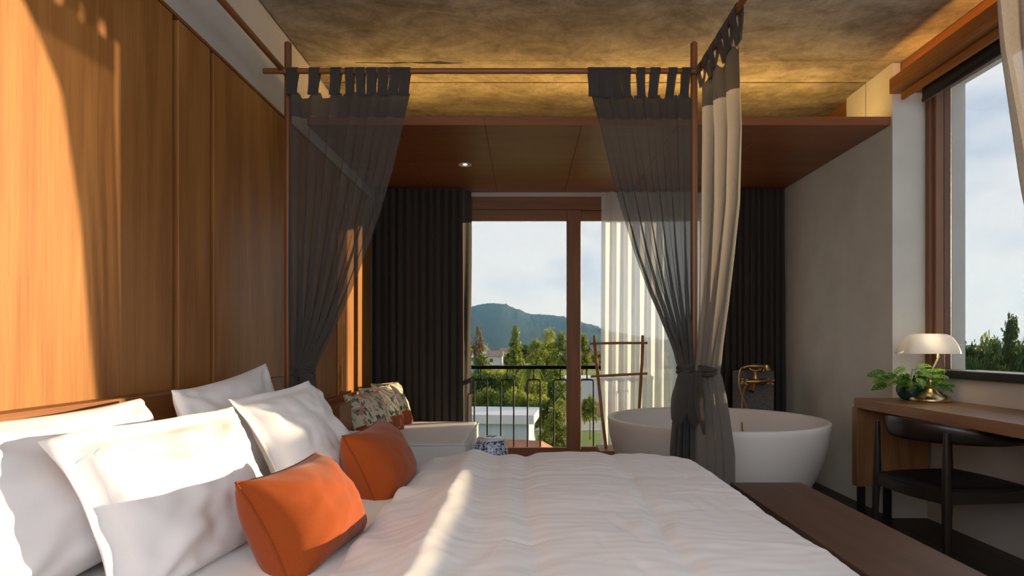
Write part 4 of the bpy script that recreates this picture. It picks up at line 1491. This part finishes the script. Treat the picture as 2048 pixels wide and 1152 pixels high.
# potted plant
PX_, PY_ = 2.415, 3.865
pl = thing('potted_plant', 'leafy green houseplant in a round dark teal pot on the desk', 'plant', (PX_, PY_, DZ))
bm = bmnew()
lathe(bm, [(0.0, 0.0), (0.034, 0.0), (0.048, 0.008), (0.066, 0.035), (0.073, 0.062), (0.070, 0.088), (0.060, 0.105), (0.056, 0.110), (0.053, 0.107), (0.060, 0.09), (0.058, 0.085)], (PX_, PY_, DZ), 32, close=False)
obj('pot', bm, M['pot'], pl, smooth=True)
bm = bmnew(); lathe(bm, [(0.0, 0.098), (0.030, 0.097), (0.058, 0.090)], (PX_, PY_, DZ), 24, close=False)
obj('soil', bm, M['soil'], pl, smooth=True)
def leaf_mesh():
    bm = bmnew()
    nl_, nw = 12, 8
    rows = []
    for i in range(nl_ + 1):
        t = i / nl_
        w = 0.5 * math.sin(PI * min(1, t * 0.93 + 0.05)) ** 0.75 * (1 - 0.25 * t)
        if i == nl_:
            w = 0.004
        r = []
        for j in range(nw + 1):
            s = -1 + 2 * j / nw
            r.append(Vector((s * w * 0.62, t, 0.05 * abs(s) - 0.25 * t * t + 0.02 * math.sin(t * 9) * abs(s))))
        rows.append(r)
    g = [[bm.verts.new(p) for p in r] for r in rows]
    holes = {(3, 1), (3, 6), (5, 1), (5, 6), (5, 2), (5, 5), (7, 1), (7, 6), (7, 2), (7, 5), (9, 2), (9, 5)}
    for i in range(nl_):
        for j in range(nw):
            if (i, j) in holes:
                continue
            bm.faces.new((g[i][j], g[i][j + 1], g[i + 1][j + 1], g[i + 1][j]))
    me = bpy.data.meshes.new('leaf')
    for f in bm.faces:
        f.smooth = True
    bm.to_mesh(me)
    bm.free()
    me.materials.append(M['leaf'])
    return me
LEAF = leaf_mesh()
rnd = random.Random(5)
tips = []
for k in range(44):
    a_ = rnd.uniform(0, 2 * PI)
    rr = rnd.uniform(0.05, 0.155) * (1.15 if math.cos(a_) < 0 else 1.0)
    hz = rnd.uniform(0.10, 0.19) - 0.25 * max(0, rr - 0.11)
    if math.cos(a_) > 0.2 and math.sin(a_) < -0.3:
        rr *= 0.6
    if math.sin(a_) > 0.0:
        a_ = -a_
    if math.sin(a_) > -0.3 and math.cos(a_) > 0:
        rr *= 0.8
    tips.append((a_, rr, hz, rnd.uniform(0.080, 0.115)))
tips += [(PI * 0.98, 0.15, 0.17, 0.10), (PI * 1.05, 0.165, 0.13, 0.10), (PI * 1.2, 0.07, 0.205, 0.085), (PI * 1.75, 0.045, 0.215, 0.085), (0.1, 0.11, 0.15, 0.09)]
for (a_, rr, hz, ln) in tips:
    root = Vector((PX_ + 0.02 * math.cos(a_), PY_ + 0.02 * math.sin(a_), DZ + 0.09))
    end = Vector((PX_ + rr * math.cos(a_), PY_ + rr * math.sin(a_), DZ + hz))
    mid = root.lerp(end, 0.5) + Vector((0, 0, 0.03))
    bm = bmnew(); tube(bm, [root, mid, end], 0.0018, 5)
    obj('stem', bm, M['stem'], pl, smooth=True)
    lf = bpy.data.objects.new('leaf', LEAF)
    COL.objects.link(lf)
    lf.parent = pl
    d_ = Vector((math.cos(a_ + rnd.uniform(-0.5, 0.5)), math.sin(a_ + rnd.uniform(-0.5, 0.5)), rnd.uniform(-0.4, 0.5))).normalized()
    side = d_.cross(Vector((0, 0, 1))).normalized()
    # leaves lift towards the room so their faces show
    upv = side.cross(d_).normalized()
    roll = rnd.uniform(0.3, 1.3)
    upv = (upv * math.cos(roll) + Vector((0, -1, 0.2)) * math.sin(abs(roll))).normalized()
    side = d_.cross(upv).normalized()
    upv = side.cross(d_).normalized()
    mtx = Matrix(((side.x, d_.x, upv.x, 0), (side.y, d_.y, upv.y, 0), (side.z, d_.z, upv.z, 0), (0, 0, 0, 1)))
    q = end - Vector((PX_, PY_, DZ))
    lf.matrix_local = Matrix.Translation(q) @ mtx @ Matrix.Scale(ln, 4)
    OFF[lf.name] = OFF[pl.name]

# =================================================================== OUTSIDE
GZ = -9.0                                         # ground far below the window
YG = 6.16
# balcony railing
RZ = EYE - 0.205
o = thing('balcony_railing', 'black steel balcony railing with upright loops outside the glass door', 'railing', (0.45, YG, 0))
bm = bmnew(); box(bm, -1.05, 1.95, YG - 0.025, YG + 0.025, RZ - 0.036, RZ, bevel=0.003)
obj('handrail', bm, M['black'], o)
bm = bmnew(); box(bm, -1.05, 1.95, YG - 0.012, YG + 0.012, 0.03, 0.05)
obj('bottom_rail', bm, M['black'], o)
x = -0.975
while x < 1.9:
    z0, z1, hw, rr = EYE - 1.046, EYE - 0.348, 0.0645, 0.022
    pts = []
    for (cx, cz, a0) in ((x + hw - rr, z1 - rr, 0), (x - hw + rr, z1 - rr, 90), (x - hw + rr, z0 + rr, 180), (x + hw - rr, z0 + rr, 270)):
        for k in range(4):
            a_ = R(a0 + 30 * k)
            pts.append(Vector((cx + rr * math.cos(a_), YG, cz + rr * math.sin(a_))))
    bm = bmnew(); tube(bm, pts + pts[:1], 0.0075, 8, cap=False)
    lp_ = obj('loop', bm, M['black'], o, smooth=True)
    bm = bmnew(); tube(bm, [(x, YG, z1), (x, YG, RZ - 0.036)], 0.0065, 8)
    obj('stub', bm, M['black'], lp_, smooth=True)
    bm = bmnew(); tube(bm, [(x, YG, 0.05), (x, YG, z0)], 0.0065, 8)
    obj('stub', bm, M['black'], lp_, smooth=True)
    x += 0.266
for xx in (-1.04, 1.94):
    bm = bmnew(); box(bm, xx - 0.015, xx + 0.015, YG - 0.015, YG + 0.015, -0.1, RZ - 0.037)
    obj('post', bm, M['black'], o)
# slab edge under the railing
sbox('balcony_slab', (-1.2, 2.1, 6.04, 6.24, -0.25, -0.02), M['plaster_col'])

M['ground'] = two_tone('grass_and_soil', (0.16, 0.22, 0.05), [((0.24, 0.27, 0.07), 0.5, 0.09), ((0.20, 0.18, 0.10), 0.62, 0.05)], 1, 0.5, rough=0.95)
M['track'] = plain('pale_gravel', (0.34, 0.34, 0.32), rough=0.95, var=0.15, scale=0.8)
M['hill'] = plain('hill_forest', (0.018, 0.045, 0.030), rough=0.95, var=0.5, scale=0.04, spec=0.1)
M['wall_white'] = plain('whitewash', (0.62, 0.63, 0.64), rough=0.8, var=0.06, scale=0.7)
M['wall_rib'] = plain('ribbed_sheet', (0.52, 0.58, 0.64), rough=0.6, var=0.05, scale=0.7)
M['wall_pink'] = plain('pink_render', (0.50, 0.24, 0.22), rough=0.85, var=0.12, scale=0.7)
M['wall_aqua'] = plain('aqua_render', (0.16, 0.44, 0.50), rough=0.8, var=0.08, scale=0.5)
M['roof_red'] = plain('terracotta', (0.34, 0.12, 0.06), rough=0.8, var=0.25, scale=2.0)
M['roof_tan'] = plain('weathered_tile', (0.30, 0.20, 0.15), rough=0.85, var=0.25, scale=1.0)
M['roof_pale'] = plain('pale_roof_sheet', (0.60, 0.62, 0.64), rough=0.6, var=0.05, scale=0.6)
M['pane_dark'] = plain('dark_pane', (0.05, 0.06, 0.07), rough=0.2, spec=0.6)
M['tree_a'] = leafmat('broadleaf', (0.07, 0.12, 0.02), (0.26, 0.32, 0.05), 0.4)
M['tree_b'] = leafmat('feathery_leaf', (0.10, 0.15, 0.025), (0.38, 0.42, 0.07), 0.45)
M['tree_c'] = leafmat('dark_leaf', (0.025, 0.060, 0.018), (0.085, 0.14, 0.03), 0.35)
M['tree_flame'] = leafmat('rusty_blossom', (0.12, 0.10, 0.06), (0.26, 0.15, 0.11), 0.35)
M['bark'] = plain('bark', (0.12, 0.085, 0.055), rough=0.9, var=0.3, scale=4)
M['mast'] = plain('grey_mast', (0.42, 0.42, 0.42), rough=0.7)

sbox('ground', (-900, 1500, 12, 3000, GZ - 1, GZ), M['ground'])
sbox('ground_track', (-40, 120, 72.5, 82, GZ, GZ + 0.05), M['track'])

# wooded hill
prof = [(100, 655), (500, 650), (700, 645), (850, 632), (943, 621), (965, 614), (985, 611), (1010, 613), (1035, 622), (1060, 632), (1085, 634), (1130, 637), (1165, 650), (1200, 664), (1260, 676), (1330, 682), (1500, 686), (2000, 690), (2600, 692)]
HD = 1500.0
def ridge(xw):
    px = VX + xw * F / HD
    for (a, za), (b, zb) in zip(prof, prof[1:]):
        if a <= px <= b:
            t = (px - a) / (b - a)
            t = t * t * (3 - 2 * t)
            return EYE + (VY - (za + (zb - za) * t)) * HD / F
    return 0
bm = bmnew()
rows = []
xs_ = [-600 + 1500 * i / 640 for i in range(641)]
for j in range(41):
    t = j / 40
    yy = 850 + (HD - 850) * t if t <= 0.8 else 850 + (HD - 850) * t + 0
    row = []
    for xx in xs_:
        h = ridge(xx * HD / yy * (0.55 + 0.45 * t) )
        s = math.sin(PI / 2 * min(1, t / 0.97)) ** 1.5
        if t > 0.97:
            s = 1.0
        z = GZ + (h - GZ) * s
        z += 10 * s * (1 - s * 0.7) * noise.noise(Vector((xx * 0.012, yy * 0.01, 1)))
        z += (2.2 * noise.noise(Vector((xx * 0.09, yy * 0.05, 2))) + 5.5 * abs(noise.noise(Vector((xx * 0.16, yy * 0.1, 5))))) * s
        row.append(Vector((xx, yy, z)))
    rows.append(row)
rows.append([Vector((p.x, HD + 250, GZ)) for p in rows[-1]])
sheet(bm, rows)
o = obj('hill', bm, M['hill'], smooth=True)
tag(o, 'forested blue hill rising on the horizon beyond the town', 'hill')

# ------------------------------------------------------------------ trees: a few crowns, copied
def crown_mesh(name, kind, seed, mat):
    rnd = random.Random(seed)
    verts, faces = [], []
    def quad(c_, s, n_=None):
        d_ = Vector((rnd.gauss(0, 1), rnd.gauss(0, 1), rnd.gauss(0, 0.7))).normalized()
        a_, b_ = frame_of(d_)
        ang = rnd.uniform(0, PI)
        u = a_ * math.cos(ang) + b_ * math.sin(ang)
        w = d_.cross(u)
        i = len(verts)
        verts.extend([c_ - u * s, c_ + w * s * 0.45, c_ + u * s, c_ - w * s * 0.45])
        faces.append((i, i + 1, i + 2, i + 3))
    if kind == 'broad':
        cl = []
        for k in range(46):
            a_ = rnd.uniform(0, 2 * PI)
            ph = math.acos(rnd.uniform(-0.55, 1))
            rr = rnd.uniform(0.55, 1.0)
            cl.append(Vector((0.40 * rr * math.sin(ph) * math.cos(a_), 0.40 * rr * math.sin(ph) * math.sin(a_), 0.62 + 0.33 * rr * math.cos(ph))))
        for c_ in cl:
            r0 = rnd.uniform(0.07, 0.13)
            for k in range(95):
                d_ = Vector((rnd.gauss(0, 1), rnd.gauss(0, 1), rnd.gauss(0, 0.8))).normalized() * r0 * rnd.uniform(0.4, 1.0)
                quad(c_ + d_, rnd.uniform(0.018, 0.036))
    elif kind == 'pine':
        for lv in range(26):
            t = lv / 25
            z = 0.18 + 0.82 * t
            rad = 0.24 * (1 - t) ** 0.8 * rnd.uniform(0.7, 1.2) + 0.01
            for k in range(7):
                a_ = rnd.uniform(0, 2 * PI)
                for q in range(26):
                    s = rnd.uniform(0.1, 1)
                    quad(Vector((rad * s * math.cos(a_), rad * s * math.sin(a_), z + 0.05 * s - 0.05 * s * s)) + Vector((rnd.gauss(0, 0.012), rnd.gauss(0, 0.012), rnd.gauss(0, 0.012))), rnd.uniform(0.014, 0.030))
    elif kind == 'tall':
        for k in range(40):
            t = rnd.uniform(0, 1)
            z = 0.3 + 0.68 * t
            rad = 0.19 * math.sin(PI * (0.15 + 0.8 * t)) ** 0.8
            a_ = rnd.uniform(0, 2 * PI)
            rr = rnd.uniform(0.3, 1)
            c_ = Vector((rad * rr * math.cos(a_), rad * rr * math.sin(a_), z))
            for q in range(80):
                quad(c_ + Vector((rnd.gauss(0, 0.03), rnd.gauss(0, 0.03), rnd.gauss(0, 0.035))), rnd.uniform(0.014, 0.030))
    elif kind == 'palm':
        for k in range(15):
            a_ = 2 * PI * k / 15 + rnd.uniform(-0.2, 0.2)
            up = rnd.uniform(0.15, 0.9)
            for q in range(22):
                s = q / 21
                c_ = Vector((0.42 * s * math.cos(a_), 0.42 * s * math.sin(a_), 0.82 + 0.28 * up * s - 0.38 * s * s))
                wdt = 0.075 * math.sin(PI * min(1, s * 0.85 + 0.12))
                tng = Vector((-math.sin(a_), math.cos(a_), 0))
                for sg in (-1, 1):
                    i = len(verts)
                    fw = Vector((math.cos(a_), math.sin(a_), 0)) * 0.02
                    verts.extend([c_, c_ + tng * sg * wdt + fw - Vector((0, 0, 0.035)), c_ + tng * sg * wdt * 0.9 + fw * 1.7 - Vector((0, 0, 0.035)), c_ + fw * 0.6])
                    faces.append((i, i + 1, i + 2, i + 3))
    me = bpy.data.meshes.new(name)
    me.from_pydata([tuple(v) for v in verts], [], faces)
    me.materials.append(mat)
    return me

def trunk_mesh(kind, seed):
    rnd = random.Random(seed)
    bm = bmnew()
    h = 0.84 if kind == 'palm' else (0.97 if kind == 'pine' else 0.62)
    bend = 0.05 if kind == 'palm' else 0.02
    tube(bm, [(bend * math.sin(t * 2.5), bend * t, h * t) for t in [k / 6 for k in range(7)]], [0.028 * (1 - 0.75 * k / 6) + (0 if kind != 'palm' else 0.004) for k in range(7)], 7)
    if kind in ('broad', 'tall'):
        for k in range(6):
            a_ = rnd.uniform(0, 2 * PI)
            z0 = rnd.uniform(0.3, 0.55)
            tube(bm, [(0, 0, z0), (0.14 * math.cos(a_), 0.14 * math.sin(a_), z0 + 0.14), (0.24 * math.cos(a_), 0.24 * math.sin(a_), z0 + 0.22)], [0.012, 0.008, 0.003], 5)
    me = bpy.data.meshes.new('trunk')
    for f in bm.faces:
        f.smooth = True
    bm.to_mesh(me)
    bm.free()
    me.materials.append(M['bark'])
    return me

KINDS = {}
for key, kind, seed, mat in (('broad_a', 'broad', 1, 'tree_a'), ('broad_b', 'broad', 2, 'tree_b'), ('broad_c', 'broad', 3, 'tree_c'), ('pine', 'pine', 4, 'tree_a'), ('tall', 'tall', 5, 'tree_b'), ('tall_dark', 'tall', 6, 'tree_c'), ('palm', 'palm', 7, 'tree_b'), ('flame', 'tall', 8, 'tree_flame')):
    KINDS[key] = (crown_mesh('crown', kind, seed, M[mat]), trunk_mesh(kind, seed))

def tree(key, pos, height, width, rot, label, group, name='tree'):
    o = thing(name, label, 'tree', pos, group)
    for nme, me in zip(('crown', 'trunk'), KINDS[key]):
        c_ = bpy.data.objects.new(nme, me)
        COL.objects.link(c_)
        c_.parent = o
        c_.rotation_euler = (0, 0, rot)
        c_.scale = (width, width, height)
    return o
WID = {'broad_a': 1.0, 'broad_b': 1.0, 'broad_c': 1.0, 'pine': 0.5, 'tall': 0.46, 'tall_dark': 0.46, 'palm': 0.9, 'flame': 0.46}
def tree_at(key, px, ptop, d, wid_px, label, group=None, name='tree'):
    """a tree standing on the ground at distance d whose top shows at (px, ptop)"""
    q = P(px, ptop, d)
    h = q.z - GZ
    tree(key, (q.x, d, GZ), h, wid_px * d / F / WID[key], (px * 7.3) % 6.28, label, group, name)

# single trees one can pick out
tree_at('pine', 1031, 658, 92, 62, 'tall pointed conifer rising highest among the trees seen through the door')
tree_at('tall', 966, 712, 78, 60, 'yellow-green slender tree at the left edge of the door view, by the aqua house', name='tree')
tree_at('flame', 958, 655, 130, 26, 'thin tree with rusty red blossom before the hill at the left')
tree_at('palm', 1062, 706, 64, 60, 'palm with arching fronds in the middle of the door view', name='palm_tree')
tree_at('palm', 1126, 775, 52, 50, 'low palm in front of the white house seen through the door', name='palm_tree')
tree_at('tall', 1110, 820, 47, 70, 'feathery bush behind the door post beside the low white building', name='tree')
tree_at('broad_b', 1092, 790, 60, 110, 'bushy bright tree right of the low white building roof', name='tree')
tree_at('broad_a', 1180, 790, 66, 44, 'small yellow-green tree in front of the pink wall', name='tree')
ORD = ['leftmost', 'second from the left', 'third from the left', 'fourth from the left', 'fifth from the left', 'sixth from the left', 'middle', 'sixth from the right', 'fifth from the right', 'fourth from the right', 'third from the right', 'second from the right', 'rightmost']
TONE = {'broad_a': 'green', 'broad_b': 'bright yellow-green', 'broad_c': 'dark green', 'tall': 'slender bright', 'tall_dark': 'slender dark'}
def ordinal(rows):
    rows = sorted(rows)
    n = len(rows)
    h = n // 2
    names = ORD[:h] + (['middle'] if n % 2 else []) + ORD[len(ORD) - h:]
    return list(zip(rows, names))
G = 'dense trees seen through the glass door'
for (px, pt, d, w, key), od in ordinal(((955, 742, 66, 120, 'broad_c'), (985, 728, 74, 105, 'broad_b'), (1018, 742, 68, 95, 'broad_a'), (1050, 738, 72, 105, 'broad_b'), (1085, 726, 80, 100, 'broad_a'), (930, 735, 72, 110, 'broad_a'), (1110, 738, 76, 70, 'tall'),
                          (1035, 775, 62, 90, 'broad_b'), (975, 775, 62, 90, 'broad_a'), (1000, 790, 60, 80, 'broad_c'), (1068, 790, 61, 80, 'broad_c'), (1105, 765, 58, 55, 'tall_dark'), (940, 790, 61, 80, 'broad_b'))):
    tree_at(key, px, pt, d, w, '%s tree, %s in the belt behind the low white building' % (TONE[key], od), G)
G2 = 'hazy trees before the hill'
LB2 = 'hazy distant tree in the row at the foot of the hill'
rnd = random.Random(12)
for k in range(26):
    d = rnd.uniform(130, 320)
    px = rnd.uniform(925, 1420)
    pt = rnd.uniform(683, 716)
    if 945 < px < 1005 and d < 200:
        continue
    tree_at(rnd.choice(['broad_a', 'broad_b', 'broad_c', 'tall', 'tall_dark', 'broad_b']), px, pt, d, rnd.uniform(26, 60), LB2, G2)
for px, pt, d, w, lab in ((1098, 662, 150, 50, 'tallest wispy tree before the hill, left of the door post'), (1122, 668, 140, 46, 'wispy tree before the hill touching the left side of the door post'), (1165, 672, 150, 40, 'wispy tree before the hill just right of the door post'), (1072, 680, 160, 40, 'shorter wispy tree before the hill, between conifer and taller wispy tree')):
    tree_at('tall', px, pt, d, w, lab, 'tall wispy trees before the hill')
# right-hand tree line
G3 = 'tree line beyond the side window'
for (px, pt, d, w, key), od in ordinal(((1945, 672, 46, 60, 'broad_c'), (1972, 668, 48, 60, 'broad_a'), (2000, 672, 44, 55, 'broad_c'), (2045, 664, 46, 70, 'broad_c'), (1925, 676, 50, 50, 'broad_c'), (2085, 668, 48, 70, 'broad_a'), (2120, 664, 44, 70, 'broad_c'), (1905, 676, 52, 60, 'broad_a'), (1985, 690, 40, 50, 'tall_dark'), (2060, 690, 41, 50, 'tall_dark'), (1950, 700, 40, 50, 'broad_c'))):
    tree_at(key, px, pt, d, w * 1.25, '%s tree, %s in the row beyond the side window' % (TONE[key], od), G3)
tree_at('tall_dark', 2023, 642, 43, 44, 'tallest tree with a spiky crown beyond the side window')

# ------------------------------------------------------------------ buildings
def house(name, label, x0, x1, y0, y1, z1, wallm, roofm, kind='gable', over=0.5, rise=1.2, rotz=0.0, ribs=0, windows=(), lower=None):
    cx, cy = (x0 + x1) / 2, (y0 + y1) / 2
    o = thing(name, label, 'building', (cx, cy, GZ))
    MX = Matrix.Translation((cx, cy, 0)) @ Matrix.Rotation(rotz, 4, 'Z') @ Matrix.Translation((-cx, -cy, 0))
    def put(nme, b, m, par=o):
        bm = bmnew(); box(bm, *b, mat=MX)
        return obj(nme, bm, M[m], par)
    put('wall', (x0, x1, y0, y1, GZ, z1), wallm)
    if lower:
        put('lower_wall', (x0 - 0.02, x1 + 0.02, y0 - 0.05, y1, GZ, lower[0]), lower[1])
    for k in range(ribs):
        xr = x0 + (x1 - x0) * (k + 0.5) / ribs
        put('rib', (xr - 0.05, xr + 0.05, y0 - 0.05, y0 - 0.001, GZ + 0.2, z1 - 0.05), wallm)
    if kind == 'flat':
        put('roof', (x0 - over, x1 + over, y0 - over, y1 + over, z1, z1 + rise), roofm)
    else:
        bm = bmnew()
        a = [(x0 - over, y0 - over, z1 - 0.1), (x1 + over, y0 - over, z1 - 0.1), (x1 + over, y1 + over, z1 - 0.1), (x0 - over, y1 + over, z1 - 0.1), (x0 - over * 0.6, cy, z1 + rise), (x1 + over * 0.6, cy, z1 + rise)]
        v = [bm.verts.new(MX @ Vector(p)) for p in a]
        for f in ((0, 1, 5, 4), (2, 3, 4, 5), (1, 2, 5), (3, 0, 4), (3, 2, 1, 0)):
            bm.faces.new([v[i] for i in f])
        obj('roof', bm, M[roofm], o)
    for (wx, wz, ww, wh) in windows:
        w_ = put('window', (wx, wx + ww, y0 - 0.06, y0 - 0.002, wz, wz + wh), 'wall_white')
        put('pane', (wx + 0.1, wx + ww - 0.1, y0 - 0.09, y0 - 0.062, wz + 0.1, wz + wh - 0.1), 'pane_dark', w_)
    return o
# low white building with ribbed walls just below
zr = P(0, 846, 52).z
house('outbuilding', 'low white ribbed building with a flat roof below the balcony', P(840, 0, 52).x, P(1066, 0, 52).x, 52, 58, zr, 'wall_rib', 'roof_pale', kind='flat', over=0.45, rise=0.75, rotz=R(-6), ribs=22)
# terracotta roof in front of it
zr = P(0, 888, 43).z
house('tiled_house', 'small house whose terracotta tiled roof shows above the garden stool', P(985, 0, 43).x, P(1078, 0, 43).x, 40, 46, zr - 0.6, 'wall_white', 'roof_red', over=0.4, rise=0.9, rotz=R(-14))
# white house with pink lower wall beyond the lawn
zt, zm = P(0, 758, 88).z, P(0, 804, 88).z
house('white_house', 'white flat house with a pink lower wall beyond the lawn', P(1118, 0, 88).x, P(1262, 0, 88).x, 88, 96, zt, 'wall_white', 'roof_pale', kind='flat', over=0.15, rise=0.15, lower=(zm, 'wall_pink'), windows=((P(1225, 0, 88).x, P(0, 790, 88).z, 1.2, 1.4),))
for px0, px1, py, d, wm, rm, lab in ((945, 973, 714, 210, 'wall_aqua', 'roof_pale', 'aqua house wall among far trees at the left of the door view'),
                                     (973, 1004, 712, 200, 'wall_white', 'roof_tan', 'white house with a tan tiled roof next to the aqua one'),
                                     (1000, 1018, 703, 300, 'wall_white', 'roof_tan', 'small far house with a tan roof left of the conifer'),
                                     (1163, 1200, 702, 260, 'wall_pink', 'roof_tan', 'far reddish house right of the door post below the hill'),
                                     (1085, 1100, 704, 320, 'wall_white', 'roof_red', 'tiny far house with a red roof before the hill')):
    house('far_house', lab, P(px0, 0, d).x, P(px1, 0, d).x, d, d + 9, P(0, py, d).z, wm, rm, over=0.4, rise=1.8, windows=((P(px0 + 6, 0, d).x, P(0, py + 4, d).z - 1.4, 1.2, 1.3),))
# masts above the far roofs
rnd = random.Random(3)
for k in range(9):
    px = 950 + 3.6 * k + rnd.uniform(-1, 1)
    d = 240
    q0, q1 = P(px, 712, d), P(px, rnd.uniform(684, 697), d)
    bm = bmnew(); tube(bm, [(q0.x, d, GZ), (q1.x, d, q1.z)], [0.14, 0.09], 6)
    tag(obj('mast', bm, M['mast'], smooth=True), 'thin grey mast above the far roofs, %s of nine' % (ORD[:4] + ['middle'] + ORD[-4:])[k], 'mast', 'masts above the far roofs')

# ------------------------------------------------------------------ evening haze over the plain before the hill
HAZE = 0.00026
m, t_, n_, l_ = mk('evening_haze')
ho = n_('ShaderNodeOutputMaterial')
hv = n_('ShaderNodeVolumeScatter')
hv.inputs['Color'].default_value = (0.20, 0.50, 1.0, 1)
hv.inputs['Density'].default_value = HAZE
hv.inputs['Anisotropy'].default_value = 0.2
l_(hv.outputs[0], ho.inputs['Volume'])
if HAZE > 0:
    bm = bmnew(); box(bm, -420, 620, 280, 1470, GZ - 2, 108)
    o = obj('haze', bm, m)
    o['kind'] = 'structure'
